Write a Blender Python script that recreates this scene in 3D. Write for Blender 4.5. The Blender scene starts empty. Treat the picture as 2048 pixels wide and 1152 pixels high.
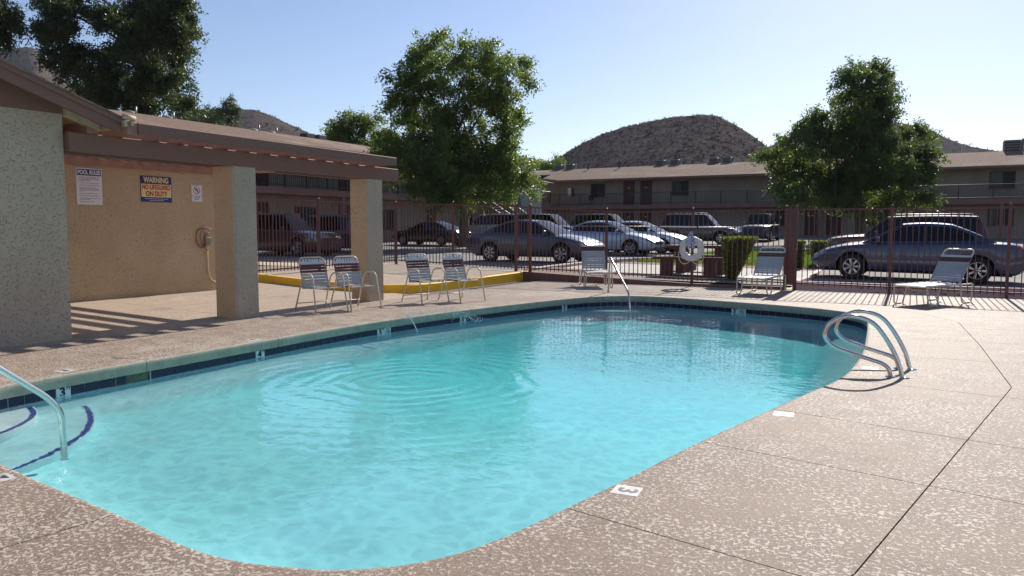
import bpy, math, random
import numpy as np
from mathutils import Vector, Matrix
random.seed(7); rng = np.random.default_rng(11)
S = bpy.context.scene
COL = S.collection
R = math.radians

# ------------------------------------------------------------------ camera, sky, sun, exposure
cam_d = bpy.data.cameras.new("camera"); cam = bpy.data.objects.new("camera", cam_d); COL.objects.link(cam)
cam_d.sensor_width = 36.0; cam_d.lens = 36.0 * 1520.0 / 2048.0
cam_d.clip_start = 0.05; cam_d.clip_end = 6000.0
cam.location = (0, 0, 1.45)
cam.rotation_euler = (R(90 - 4.514), 0, R(29.5))
S.camera = cam

SUN_EL, SUN_AZ = R(33.0), R(-1.8)          # azimuth from +Y towards +X
world = bpy.data.worlds.new("World"); S.world = world; world.use_nodes = True
wn = world.node_tree.nodes; wl = world.node_tree.links
bgn = wn["Background"]
sky = wn.new("ShaderNodeTexSky"); sky.sky_type = 'NISHITA'; sky.sun_disc = False
sky.sun_elevation = SUN_EL; sky.sun_rotation = SUN_AZ
sky.altitude = 400; sky.air_density = 1.0; sky.dust_density = 0.45; sky.ozone_density = 2.6
tint = wn.new("ShaderNodeMix"); tint.data_type = 'RGBA'; tint.blend_type = 'MULTIPLY'; tint.inputs[0].default_value = 1.0
tint.inputs[7].default_value = (1.05, 0.985, 1.02, 1)               # the camera's warm white balance
wl.new(sky.outputs[0], tint.inputs[6]); wl.new(tint.outputs[2], bgn.inputs[0]); bgn.inputs[1].default_value = 0.092

sun_d = bpy.data.lights.new("sun", 'SUN'); sun = bpy.data.objects.new("sun", sun_d); COL.objects.link(sun)
sun_d.energy = 5.0; sun_d.angle = R(0.53); sun_d.color = (1.0, 0.93, 0.84)
SUN_DIR = Vector((math.sin(SUN_AZ) * math.cos(SUN_EL), math.cos(SUN_AZ) * math.cos(SUN_EL), math.sin(SUN_EL)))
sun.rotation_euler = SUN_DIR.to_track_quat('Z', 'Y').to_euler()
sun.location = (0, 0, 60)

S.view_settings.view_transform = 'Standard'; S.view_settings.look = 'None'
S.view_settings.exposure = 0.44; S.view_settings.gamma = 1.0; S.view_settings.use_curve_mapping = False
S.render.engine = 'CYCLES'
S.cycles.use_denoising = True
S.cycles.max_bounces = 10; S.cycles.transparent_max_bounces = 24; S.cycles.transmission_bounces = 8
S.cycles.sample_clamp_indirect = 6.0
S.cycles.blur_glossy = 0.5

# ------------------------------------------------------------------ helpers
def W(u, v, z=0.0):                          # site frame: u runs away along the pool, v to its left
    return (-v, u, z)

def nd(nt, t, **k):
    n = nt.nodes.new(t)
    for a, b in k.items():
        setattr(n, a, b)
    return n

def mat(name, col, rough=0.6, metal=0.0, col2=None, scale=8.0, detail=4.0, lo=0.4, hi=0.6, bump=None,
        coat=0.0, spec=0.5, dirt=None, trans=0.0, sheen=0.0, streak=None):
    """Principled material: colour noise between col and col2, optional second dirt noise, optional bump noise (scale, strength, distance)."""
    m = bpy.data.materials.new(name); m.use_nodes = True
    nt = m.node_tree; b = nt.nodes["Principled BSDF"]
    b.inputs["Base Color"].default_value = (*col, 1); b.inputs["Roughness"].default_value = rough
    b.inputs["Metallic"].default_value = metal; b.inputs["Specular IOR Level"].default_value = spec
    b.inputs["Coat Weight"].default_value = coat; b.inputs["Coat Roughness"].default_value = 0.04
    tc = nd(nt, "ShaderNodeTexCoord")
    last = None
    if col2:
        n = nd(nt, "ShaderNodeTexNoise"); n.inputs["Scale"].default_value = scale; n.inputs["Detail"].default_value = detail
        r = nd(nt, "ShaderNodeValToRGB"); r.color_ramp.elements[0].position = lo; r.color_ramp.elements[1].position = hi
        r.color_ramp.elements[0].color = (*col, 1); r.color_ramp.elements[1].color = (*col2, 1)
        src = tc.outputs["Object"]
        if streak:
            mp = nd(nt, "ShaderNodeMapping"); mp.inputs["Scale"].default_value = streak
            nt.links.new(src, mp.inputs[0]); src = mp.outputs[0]
        nt.links.new(src, n.inputs["Vector"]); nt.links.new(n.outputs[0], r.inputs[0])
        last = r.outputs[0]
    if dirt:
        dcol, dsc, dlo, dhi = dirt
        n2 = nd(nt, "ShaderNodeTexNoise"); n2.inputs["Scale"].default_value = dsc; n2.inputs["Detail"].default_value = 6
        r2 = nd(nt, "ShaderNodeMapRange"); r2.inputs[1].default_value = dlo; r2.inputs[2].default_value = dhi
        nt.links.new(tc.outputs["Object"], n2.inputs["Vector"]); nt.links.new(n2.outputs[0], r2.inputs[0])
        mx = nd(nt, "ShaderNodeMix", data_type='RGBA')
        nt.links.new(r2.outputs[0], mx.inputs[0])
        if last: nt.links.new(last, mx.inputs[6])
        else: mx.inputs[6].default_value = (*col, 1)
        mx.inputs[7].default_value = (*dcol, 1); last = mx.outputs[2]
    if last: nt.links.new(last, b.inputs["Base Color"])
    if bump:
        n3 = nd(nt, "ShaderNodeTexNoise"); n3.inputs["Scale"].default_value = bump[0]; n3.inputs["Detail"].default_value = 5
        bm = nd(nt, "ShaderNodeBump"); bm.inputs["Strength"].default_value = bump[1]; bm.inputs["Distance"].default_value = bump[2]
        nt.links.new(tc.outputs["Object"], n3.inputs["Vector"]); nt.links.new(n3.outputs[0], bm.inputs["Height"])
        nt.links.new(bm.outputs[0], b.inputs["Normal"])
    return m

def rnd(pts, r, n=5):
    """Round the inner corners of a polyline."""
    P = [Vector(p) for p in pts]; out = [P[0]]
    for i in range(1, len(P) - 1):
        a, b, c = P[i - 1], P[i], P[i + 1]
        da, dc = a - b, c - b
        t = min(r, da.length * 0.48, dc.length * 0.48)
        p0, p2 = b + da.normalized() * t, b + dc.normalized() * t
        for k in range(n + 1):
            s = k / n
            out.append((1 - s) ** 2 * p0 + 2 * s * (1 - s) * b + s * s * p2)
    out.append(P[-1]); return out

class MB:
    def __init__(s): s.v = []; s.f = []; s.m = []; s.s = []
    def add(s, vs, fs, m=0, smooth=False):
        o = len(s.v); s.v += [tuple(p) for p in vs]
        for f in fs: s.f.append([i + o for i in f]); s.m.append(m); s.s.append(smooth)
        return s
    def box(s, x0, x1, y0, y1, z0, z1, m=0):
        v = [(x, y, z) for z in (z0, z1) for y in (y0, y1) for x in (x0, x1)]
        return s.add(v, [(0, 2, 3, 1), (4, 5, 7, 6), (0, 1, 5, 4), (2, 6, 7, 3), (0, 4, 6, 2), (1, 3, 7, 5)], m)
    def ub(s, u0, u1, v0, v1, z0, z1, m=0):
        return s.box(-max(v0, v1), -min(v0, v1), min(u0, u1), max(u0, u1), z0, z1, m)
    def bev(s, x0, x1, y0, y1, z0, z1, b=0.01, m=0):
        """box with chamfered vertical and top edges"""
        P = lambda d, z: [(x0 + d + b, y0 + d, z), (x1 - d - b, y0 + d, z), (x1 - d, y0 + d + b, z), (x1 - d, y1 - d - b, z), (x1 - d - b, y1 - d, z), (x0 + d + b, y1 - d, z), (x0 + d, y1 - d - b, z), (x0 + d, y0 + d + b, z)]
        v = P(0, z0) + P(0, z1 - b) + P(b, z1); f = [tuple(range(7, -1, -1)), tuple(range(16, 24))]
        for k in (0, 8):
            for i in range(8): f.append((k + i, k + (i + 1) % 8, k + 8 + (i + 1) % 8, k + 8 + i))
        return s.add(v, f, m)
    def obox(s, c, sz, M=None, m=0):
        hx, hy, hz = sz[0] / 2, sz[1] / 2, sz[2] / 2
        v = [Vector((x, y, z)) for z in (-hz, hz) for y in (-hy, hy) for x in (-hx, hx)]
        if M: v = [M @ p for p in v]
        v = [p + Vector(c) for p in v]
        return s.add(v, [(0, 2, 3, 1), (4, 5, 7, 6), (0, 1, 5, 4), (2, 6, 7, 3), (0, 4, 6, 2), (1, 3, 7, 5)], m)
    def tube(s, pts, r, n=8, closed=False, m=0):
        P = [Vector(p) for p in pts]; k = len(P); rr = r if isinstance(r, (list, tuple)) else [r] * k
        vs = []; up = None
        for i in range(k):
            a = P[i - 1] if (i or closed) else P[i]; b = P[(i + 1) % k] if (i < k - 1 or closed) else P[i]
            t = (b - a).normalized()
            if up is None:
                up = Vector((0, 0, 1)) if abs(t.z) < 0.9 else Vector((1, 0, 0))
            x = (up - t * up.dot(t)).normalized(); up = x; y = t.cross(x)
            for j in range(n):
                a2 = 2 * math.pi * j / n
                vs.append(P[i] + (x * math.cos(a2) + y * math.sin(a2)) * rr[i])
        fs = []
        for i in range(k if closed else k - 1):
            for j in range(n):
                a, b = i * n, ((i + 1) % k) * n
                fs.append((a + j, a + (j + 1) % n, b + (j + 1) % n, b + j))
        s.add(vs, fs, m, True)
        if not closed:
            o = len(s.v) - len(vs)
            s.f.append([o + j for j in range(n - 1, -1, -1)]); s.m.append(m); s.s.append(False)
            s.f.append([o + (k - 1) * n + j for j in range(n)]); s.m.append(m); s.s.append(False)
        return s
    def lathe(s, prof, n=16, M=None, m=0, smooth=True):
        vs = []
        for r, z in prof:
            for j in range(n):
                a = 2 * math.pi * j / n; p = Vector((r * math.cos(a), r * math.sin(a), z)); vs.append(M @ p if M else p)
        fs = [(i * n + j, i * n + (j + 1) % n, (i + 1) * n + (j + 1) % n, (i + 1) * n + j) for i in range(len(prof) - 1) for j in range(n)]
        return s.add(vs, fs, m, smooth)
    def prism(s, poly, z0, z1, m=0, mside=None):
        k = len(poly); v = [(p[0], p[1], z0) for p in poly] + [(p[0], p[1], z1) for p in poly]
        s.add(v, [tuple(range(k - 1, -1, -1)), tuple(range(k, 2 * k))], m)
        o = len(s.v) - 2 * k
        for i in range(k):
            s.f.append([o + i, o + (i + 1) % k, o + k + (i + 1) % k, o + k + i]); s.m.append(m if mside is None else mside); s.s.append(False)
        return s
    def mesh(s, name, mats, off=(0, 0, 0)):
        me = bpy.data.meshes.new(name)
        me.from_pydata([(p[0] - off[0], p[1] - off[1], p[2] - off[2]) for p in s.v], [], s.f)
        for mm in (mats if isinstance(mats, (list, tuple)) else [mats]): me.materials.append(mm)
        me.polygons.foreach_set("material_index", s.m); me.polygons.foreach_set("use_smooth", s.s)
        me.update(); return me
    def build(s, name, mats, parent=None, world=True, **k):
        """link as ONE object; world=True: the vertices were given in site coordinates"""
        off = parent_off(parent) if (parent and world) else (0, 0, 0)
        o = bpy.data.objects.new(name, s.mesh(name, mats, off)); COL.objects.link(o)
        if parent: o.parent = parent
        return tag(o, **k)

def parent_off(o):
    p = Vector((0, 0, 0))
    while o: p = p + o.location; o = o.parent
    return p

def tag(o, label=None, cat=None, group=None, kind=None):
    if label: o["label"] = label
    if cat: o["category"] = cat
    if group: o["group"] = group
    if kind: o["kind"] = kind
    return o

def thing(name, loc, label, cat, group=None, rz=0.0):
    o = bpy.data.objects.new(name, None); COL.objects.link(o)
    o.location = loc; o.rotation_euler = (0, 0, rz); o.empty_display_size = 0.2
    return tag(o, label, cat, group)

def share(name, me, parent, loc=(0, 0, 0), rot=(0, 0, 0), scale=(1, 1, 1)):
    o = bpy.data.objects.new(name, me); COL.objects.link(o)
    o.parent = parent; o.location = loc; o.rotation_euler = rot; o.scale = scale
    return o

def kids(o): return [c for c in o.children]

def copy_tree(o, parent=None):
    c = o.copy(); COL.objects.link(c)
    if parent: c.parent = parent; c.matrix_parent_inverse = o.matrix_parent_inverse.copy()
    for ch in kids(o): copy_tree(ch, c)
    return c

def auto_smooth(me, deg=35):
    """smooth shading with sharp edges above the angle"""
    me.polygons.foreach_set("use_smooth", [True] * len(me.polygons))
    me.set_sharp_from_angle(angle=R(deg))

def text(body, size, m, parent, M, name="lettering", bold=0.0, align='CENTER', sx=1.0):
    c = bpy.data.curves.new(name, 'FONT'); c.body = body; c.size = size; c.align_x = align; c.align_y = 'CENTER'
    c.extrude = 0.0008; c.offset = bold; c.resolution_u = 4
    tmp = bpy.data.objects.new(name, c); me = bpy.data.meshes.new_from_object(tmp); bpy.data.objects.remove(tmp); bpy.data.curves.remove(c)
    me.name = name; me.materials.clear(); me.materials.append(m)
    o = bpy.data.objects.new(name, me); COL.objects.link(o)
    if parent: o.parent = parent
    o.matrix_local = M @ Matrix.Diagonal((sx, 1, 1, 1)) if parent else M
    return o
# ------------------------------------------------------------------ materials
def deck_mat(name, dark, light, cream, seed=0.0):
    """knockdown cool deck: flat trowelled flakes over a rougher ground, worn pale in patches"""
    m = bpy.data.materials.new(name); m.use_nodes = True; nt = m.node_tree; L = nt.links.new
    b = nt.nodes["Principled BSDF"]; b.inputs["Roughness"].default_value = 0.62; b.inputs["Specular IOR Level"].default_value = 0.11
    tc = nd(nt, "ShaderNodeTexCoord"); mp = nd(nt, "ShaderNodeMapping"); mp.inputs["Location"].default_value = (seed, seed, 0)
    L(tc.outputs["Object"], mp.inputs[0]); V = mp.outputs[0]
    def noise(sc, det, rough=0.55, dist=0.0):
        n = nd(nt, "ShaderNodeTexNoise"); n.inputs["Scale"].default_value = sc; n.inputs["Detail"].default_value = det
        n.inputs["Roughness"].default_value = rough; n.inputs["Distortion"].default_value = dist; L(V, n.inputs["Vector"]); return n.outputs[0]
    def rng_(x, a, c, lo=0.0, hi=1.0):
        r = nd(nt, "ShaderNodeMapRange"); r.inputs[1].default_value = a; r.inputs[2].default_value = c
        r.inputs[3].default_value = lo; r.inputs[4].default_value = hi; L(x, r.inputs[0]); return r.outputs[0]
    def mth(op, a, c):
        q = nd(nt, "ShaderNodeMath", operation=op)
        for i, x in enumerate((a, c)):
            if isinstance(x, (int, float)): q.inputs[i].default_value = x
            else: L(x, q.inputs[i])
        return q.outputs[0]
    def mix(f, a, c):
        q = nd(nt, "ShaderNodeMix", data_type='RGBA'); L(f, q.inputs[0])
        for i, x in ((6, a), (7, c)):
            if isinstance(x, tuple): q.inputs[i].default_value = (*x, 1)
            else: L(x, q.inputs[i])
        return q.outputs[2]
    big = noise(0.55, 5, 0.6); mid = noise(3.2, 4); fl = noise(44, 3, 0.6, 0.6); fine = noise(110, 3, 0.6); grain = noise(300, 2)
    wear = mth('ADD', mth('MULTIPLY', rng_(big, 0.35, 0.68, -1, 1), 0.045), mth('MULTIPLY', rng_(mid, 0.3, 0.7, -1, 1), 0.04))
    fmask = rng_(mth('ADD', fl, wear), 0.515, 0.56)
    fmask2 = mth('MULTIPLY', rng_(mth('ADD', fine, wear), 0.55, 0.64), 0.7)
    fm = mth('MAXIMUM', fmask, fmask2)
    ground = mix(rng_(noise(64, 4, 0.7), 0.40, 0.58), dark, light)
    ground = mix(rng_(big, 0.40, 0.66, 0, 0.75), ground, tuple(c * 0.8 for c in dark))
    colr = mix(fm, ground, cream)
    st = rng_(noise(1.3, 8, 0.7), 0.56, 0.72, 0, 0.5)
    colr = mix(st, colr, tuple(c * 0.55 for c in dark))
    L(colr, b.inputs["Base Color"])
    h = mth('ADD', mth('MULTIPLY', fm, 0.6), mth('MULTIPLY', grain, 0.35))
    bm = nd(nt, "ShaderNodeBump"); bm.inputs["Strength"].default_value = 0.55; bm.inputs["Distance"].default_value = 0.006
    L(h, bm.inputs["Height"]); L(bm.outputs[0], b.inputs["Normal"])
    return m

def stucco(name, col, col2, lace=0.5, dist=0.012, sc=40):
    """heavy lace stucco: trowelled plateaus with dark pits between"""
    m = bpy.data.materials.new(name); m.use_nodes = True; nt = m.node_tree; L = nt.links.new
    b = nt.nodes["Principled BSDF"]; b.inputs["Roughness"].default_value = 0.62; b.inputs["Specular IOR Level"].default_value = 0.11
    tc = nd(nt, "ShaderNodeTexCoord")
    n = nd(nt, "ShaderNodeTexNoise"); n.inputs["Scale"].default_value = sc; n.inputs["Detail"].default_value = 4; n.inputs["Distortion"].default_value = 0.8
    n2 = nd(nt, "ShaderNodeTexNoise"); n2.inputs["Scale"].default_value = 0.9; n2.inputs["Detail"].default_value = 6
    n3 = nd(nt, "ShaderNodeTexNoise"); n3.inputs["Scale"].default_value = 120; n3.inputs["Detail"].default_value = 2
    for q in (n, n2, n3): L(tc.outputs["Object"], q.inputs["Vector"])
    pit = nd(nt, "ShaderNodeMapRange"); pit.inputs[1].default_value = 0.31; pit.inputs[2].default_value = 0.43; L(n.outputs[0], pit.inputs[0])
    big = nd(nt, "ShaderNodeMapRange"); big.inputs[1].default_value = 0.35; big.inputs[2].default_value = 0.7; L(n2.outputs[0], big.inputs[0])
    mx = nd(nt, "ShaderNodeMix", data_type='RGBA'); L(big.outputs[0], mx.inputs[0]); mx.inputs[6].default_value = (*col, 1); mx.inputs[7].default_value = (*col2, 1)
    mx2 = nd(nt, "ShaderNodeMix", data_type='RGBA'); L(pit.outputs[0], mx2.inputs[0]); mx2.inputs[6].default_value = (*[c * lace for c in col], 1); L(mx.outputs[2], mx2.inputs[7])
    L(mx2.outputs[2], b.inputs["Base Color"])
    ad = nd(nt, "ShaderNodeMath", operation='MULTIPLY_ADD'); L(n3.outputs[0], ad.inputs[0]); ad.inputs[1].default_value = 0.25; L(pit.outputs[0], ad.inputs[2])
    bm = nd(nt, "ShaderNodeBump"); bm.inputs["Strength"].default_value = 0.7; bm.inputs["Distance"].default_value = dist
    L(ad.outputs[0], bm.inputs["Height"]); L(bm.outputs[0], b.inputs["Normal"])
    return m

def leaf_mat(name, c1, c2, trans=(0.16, 0.26, 0.04)):
    m = bpy.data.materials.new(name); m.use_nodes = True; nt = m.node_tree; L = nt.links.new
    b = nt.nodes["Principled BSDF"]; b.inputs["Roughness"].default_value = 0.45; b.inputs["Specular IOR Level"].default_value = 0.4
    g = nd(nt, "ShaderNodeNewGeometry"); r = nd(nt, "ShaderNodeValToRGB")
    r.color_ramp.elements[0].color = (*c1, 1); r.color_ramp.elements[1].color = (*c2, 1)
    L(g.outputs["Random Per Island"], r.inputs[0]); L(r.outputs[0], b.inputs["Base Color"])
    t = nd(nt, "ShaderNodeBsdfTranslucent"); t.inputs[0].default_value = (*trans, 1)
    mx = nd(nt, "ShaderNodeMixShader"); mx.inputs[0].default_value = 0.38
    L(b.outputs[0], mx.inputs[1]); L(t.outputs[0], mx.inputs[2])
    L(mx.outputs[0], nt.nodes["Material Output"].inputs[0])
    return m

def glass_mat(name, col=(0.02, 0.025, 0.03), rough=0.03, thru=0.25):
    """tinted vehicle or window glass: reflects the sky, lets a little of what is behind through"""
    m = bpy.data.materials.new(name); m.use_nodes = True; nt = m.node_tree; L = nt.links.new
    b = nt.nodes["Principled BSDF"]; b.inputs["Base Color"].default_value = (*col, 1); b.inputs["Roughness"].default_value = rough
    b.inputs["Specular IOR Level"].default_value = 0.4
    t = nd(nt, "ShaderNodeBsdfTransparent"); t.inputs[0].default_value = (0.5, 0.55, 0.55, 1)
    mx = nd(nt, "ShaderNodeMixShader"); mx.inputs[0].default_value = thru
    L(b.outputs[0], mx.inputs[1]); L(t.outputs[0], mx.inputs[2]); L(mx.outputs[0], nt.nodes["Material Output"].inputs[0])
    return m

M_ = {}
M_['deck'] = deck_mat("cool_deck", (0.195, 0.143, 0.107), (0.320, 0.240, 0.186), (0.515, 0.44, 0.365))
M_['floor'] = deck_mat("sheltered_deck", (0.36, 0.285, 0.215), (0.43, 0.345, 0.265), (0.52, 0.43, 0.335), 5.0)
M_['subgrade'] = mat("joint_dirt", (0.13, 0.10, 0.08), 0.95)
M_['coping'] = mat("coping_paint", (0.34, 0.32, 0.24), 0.8, col2=(0.40, 0.37, 0.28), scale=5, bump=(120, 0.5, 0.004), dirt=((0.24, 0.23, 0.18), 22, 0.55, 0.75))
M_['plaster'] = mat("pool_plaster", (0.51, 0.525, 0.55), 0.7, col2=(0.56, 0.575, 0.60), scale=1.2)
M_['tile'] = mat("navy_tile", (0.006, 0.008, 0.034), 0.3, col2=(0.010, 0.013, 0.052), scale=9, lo=0.3, hi=0.7, coat=0.15, spec=0.3)
M_['step_tile'] = mat("step_tile", (0.025, 0.035, 0.20), 0.4, col2=(0.035, 0.05, 0.26), scale=14)
M_['tile_white'] = mat("white_tile", (0.62, 0.66, 0.66), 0.2, coat=0.3)
M_['black'] = mat("black_paint", (0.012, 0.012, 0.014), 0.4)
M_['green'] = stucco("sage_stucco", (0.50, 0.41, 0.305), (0.43, 0.35, 0.265), 0.70, 0.014, 46)
M_['tan'] = stucco("tan_stucco", (0.55, 0.42, 0.275), (0.47, 0.345, 0.215), 0.78, 0.018, 36)
M_['pillar_tan'] = stucco("warm_stucco", (0.55, 0.42, 0.29), (0.48, 0.365, 0.25), 0.72, 0.012, 30)
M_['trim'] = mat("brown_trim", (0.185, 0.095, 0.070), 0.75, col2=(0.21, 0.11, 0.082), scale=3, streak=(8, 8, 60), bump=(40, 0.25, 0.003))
M_['trim_reddish'] = mat("reddish_board", (0.30, 0.16, 0.11), 0.7, col2=(0.36, 0.20, 0.14), scale=6)  # lighter, redder board colour than the brown trim
M_['cream_wood'] = mat("cream_soffit", (0.50, 0.39, 0.27), 0.75, col2=(0.43, 0.33, 0.22), scale=5)
M_['shingle'] = mat("tan_shingle", (0.235, 0.16, 0.12), 0.95, col2=(0.165, 0.11, 0.082), scale=5, detail=8, spec=0.12, streak=(1, 1, 5), lo=0.40, hi=0.60, bump=(18, 0.6, 0.03), dirt=((0.30, 0.23, 0.19), 0.25, 0.5, 0.7))
M_['yellow'] = mat("yellow_kerb_paint", (0.95, 0.56, 0.02), 0.6, col2=(0.90, 0.50, 0.02), scale=5, bump=(60, 0.3, 0.004), dirt=((0.60, 0.36, 0.06), 14, 0.66, 0.8))
M_['fence'] = mat("maroon_iron", (0.095, 0.026, 0.024), 0.42, col2=(0.135, 0.04, 0.032), scale=3)
M_['kerb_red'] = mat("dark_red_kerb", (0.16, 0.075, 0.06), 0.8, col2=(0.20, 0.10, 0.08), scale=4)
M_['kerb_pink'] = mat("chipped_pink_kerb", (0.60, 0.44, 0.42), 0.8, col2=(0.30, 0.07, 0.07), scale=6, lo=0.60, hi=0.66, streak=(1, 1, 2.5))
M_['asphalt'] = mat("asphalt", (0.20, 0.19, 0.18), 0.9, spec=0.25, col2=(0.26, 0.25, 0.235), scale=0.5, detail=7, bump=(60, 0.5, 0.01), dirt=((0.12, 0.115, 0.11), 0.23, 0.58, 0.7))
M_['concrete'] = mat("pale_concrete", (0.46, 0.42, 0.38), 0.85, col2=(0.40, 0.36, 0.32), scale=2.5, detail=6, bump=(80, 0.3, 0.004))
M_['gravel'] = mat("brown_gravel", (0.30, 0.20, 0.145), 0.95, col2=(0.16, 0.11, 0.08), scale=26, bump=(30, 1.0, 0.03))
M_['desert'] = mat("desert_soil", (0.27, 0.20, 0.15), 0.95, col2=(0.22, 0.165, 0.125), scale=0.3, detail=6)
M_['lawn'] = mat("lawn_soil", (0.07, 0.10, 0.025), 0.9, col2=(0.09, 0.125, 0.03), scale=3)
M_['grass'] = leaf_mat("grass_blade", (0.075, 0.14, 0.02), (0.13, 0.20, 0.03), (0.20, 0.30, 0.04))
M_['wall'] = mat("apartment_wall", (0.32, 0.27, 0.225), 0.85, col2=(0.275, 0.23, 0.19), scale=0.8, detail=6, bump=(9, 0.2, 0.01))
M_['wall_blue'] = mat("pale_blue_wall", (0.44, 0.47, 0.48), 0.85, col2=(0.40, 0.43, 0.44), scale=2)
M_['slab'] = mat("terracotta_band", (0.27, 0.135, 0.105), 0.8, col2=(0.22, 0.11, 0.09), scale=1.2)
M_['door'] = mat("maroon_door", (0.085, 0.022, 0.022), 0.55)
M_['pane'] = glass_mat("window_glass", (0.012, 0.014, 0.016), 0.25, 0.0)
M_['shade_screen'] = mat("window_screen", (0.03, 0.03, 0.033), 0.7)
M_['dark_iron'] = mat("dark_rail_iron", (0.035, 0.026, 0.026), 0.5)
M_['steel'] = mat("galvanised_metal", (0.33, 0.33, 0.33), 0.45, 0.7, col2=(0.25, 0.25, 0.26), scale=4)
M_['cooler'] = mat("cooler_cabinet", (0.22, 0.20, 0.185), 0.7, 0.1)
M_['chrome'] = mat("polished_stainless", (0.62, 0.60, 0.57), 0.14, 1.0, bump=(180, 0.06, 0.001))
M_['frame'] = mat("cream_aluminium", (0.66, 0.58, 0.46), 0.4, col2=(0.60, 0.52, 0.40), scale=6)
M_['strap_white'] = mat("white_vinyl", (0.60, 0.60, 0.60), 0.45, col2=(0.54, 0.54, 0.54), scale=5)
M_['strap_shaded'] = mat("shaded_white_vinyl", (0.40, 0.41, 0.425), 0.5, col2=(0.35, 0.36, 0.375), scale=5)  # white vinyl with its greyish shade put into the colour
M_['strap_red'] = mat("maroon_vinyl", (0.085, 0.02, 0.024), 0.45, col2=(0.12, 0.03, 0.03), scale=5)
M_['white'] = mat("white_enamel", (0.78, 0.78, 0.76), 0.4)
M_['sign_white'] = mat("sign_white", (0.72, 0.71, 0.74), 0.4)
M_['sign_navy'] = mat("sign_navy", (0.025, 0.03, 0.16), 0.4)
M_['sign_cream'] = mat("sign_cream", (0.78, 0.63, 0.33), 0.4)
M_['sign_red'] = mat("sign_red", (0.45, 0.03, 0.025), 0.4)
M_['sign_grey'] = mat("sign_grey_print", (0.28, 0.27, 0.34), 0.5)
M_['orange_cable'] = mat("rust_cable", (0.20, 0.055, 0.03), 0.5)
M_['box_grey'] = mat("weathered_box", (0.26, 0.225, 0.175), 0.6)
M_['conduit'] = mat("painted_conduit", (0.53, 0.37, 0.24), 0.7)
M_['buoy'] = mat("buoy_foam", (0.70, 0.66, 0.62), 0.5, col2=(0.63, 0.59, 0.55), scale=9)
M_['rope'] = mat("pale_rope", (0.68, 0.64, 0.56), 0.8)
M_['blue_net'] = mat("blue_white_rope", (0.62, 0.66, 0.74), 0.8, col2=(0.10, 0.16, 0.42), scale=32, lo=0.48, hi=0.54)
M_['table'] = mat("maroon_table_concrete", (0.10, 0.045, 0.04), 0.8, col2=(0.13, 0.06, 0.05), scale=3)
M_['bark'] = mat("bark", (0.085, 0.062, 0.045), 0.9, col2=(0.12, 0.09, 0.065), scale=6, bump=(14, 0.8, 0.03))
M_['leaf_a'] = leaf_mat("leaf_mid", (0.036, 0.068, 0.018), (0.095, 0.135, 0.032), (0.24, 0.34, 0.055))
M_['leaf_e'] = leaf_mat("leaf_deep", (0.026, 0.050, 0.016), (0.066, 0.098, 0.026), (0.17, 0.25, 0.045))
M_['plate_white'] = mat("worn_plate", (0.56, 0.55, 0.53), 0.6, col2=(0.46, 0.44, 0.41), scale=22)
M_['leaf_b'] = leaf_mat("leaf_dark", (0.018, 0.032, 0.014), (0.044, 0.062, 0.022), (0.07, 0.11, 0.025))
M_['leaf_c'] = leaf_mat("leaf_bright", (0.045, 0.080, 0.018), (0.10, 0.145, 0.03), (0.20, 0.28, 0.04))
M_['leaf_d'] = leaf_mat("leaf_hazy", (0.055, 0.075, 0.035), (0.10, 0.125, 0.055), (0.10, 0.14, 0.05))
M_['hedge'] = leaf_mat("hedge_leaf", (0.055, 0.085, 0.014), (0.11, 0.14, 0.025), (0.26, 0.32, 0.045))
M_['tyre'] = mat("tyre_rubber", (0.018, 0.018, 0.019), 0.85)
M_['rim'] = mat("alloy_rim", (0.50, 0.50, 0.52), 0.3, 0.9)
M_['well'] = mat("wheel_well_black", (0.008, 0.008, 0.009), 0.9)
M_['car_glass'] = glass_mat("car_glass", (0.005, 0.006, 0.008), 0.02, 0.04)
M_['windshield'] = glass_mat("windscreen_glass", (0.03, 0.035, 0.04), 0.04, 0.25)
M_['lamp_clear'] = mat("headlamp_lens", (0.28, 0.29, 0.31), 0.1, 0.2, coat=1.0)
M_['lamp_red'] = mat("tail_lamp_lens", (0.35, 0.012, 0.012), 0.12, coat=1.0)
M_['lamp_amber'] = mat("amber_lens", (0.6, 0.16, 0.02), 0.15, coat=1.0)
M_['plastic'] = mat("black_plastic", (0.02, 0.02, 0.022), 0.5)
M_['water_drop'] = mat("white_water", (0.80, 0.84, 0.86), 0.1)
def paint(name, col, metal=0.35, rough=0.32): return mat(name, col, rough, metal, coat=1.0, spec=0.5)
P_ = {
 'charcoal': paint("charcoal_paint", (0.032, 0.042, 0.07)), 'silverblue': paint("silver_blue_paint", (0.36, 0.40, 0.50)),
 'white': paint("pale_silver_paint", (0.50, 0.53, 0.58)), 'blackp': paint("black_car_paint", (0.010, 0.010, 0.012)),
 'navy': paint("navy_paint", (0.02, 0.028, 0.06)), 'blue': paint("steel_blue_paint", (0.030, 0.043, 0.090)),
 'maroon': paint("maroon_paint", (0.075, 0.012, 0.014)), 'darkgrey': paint("dark_grey_paint", (0.05, 0.055, 0.07)),
 'brown': paint("brown_red_paint", (0.075, 0.03, 0.026)), 'silver': paint("silver_paint", (0.42, 0.43, 0.45)),
}
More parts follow.
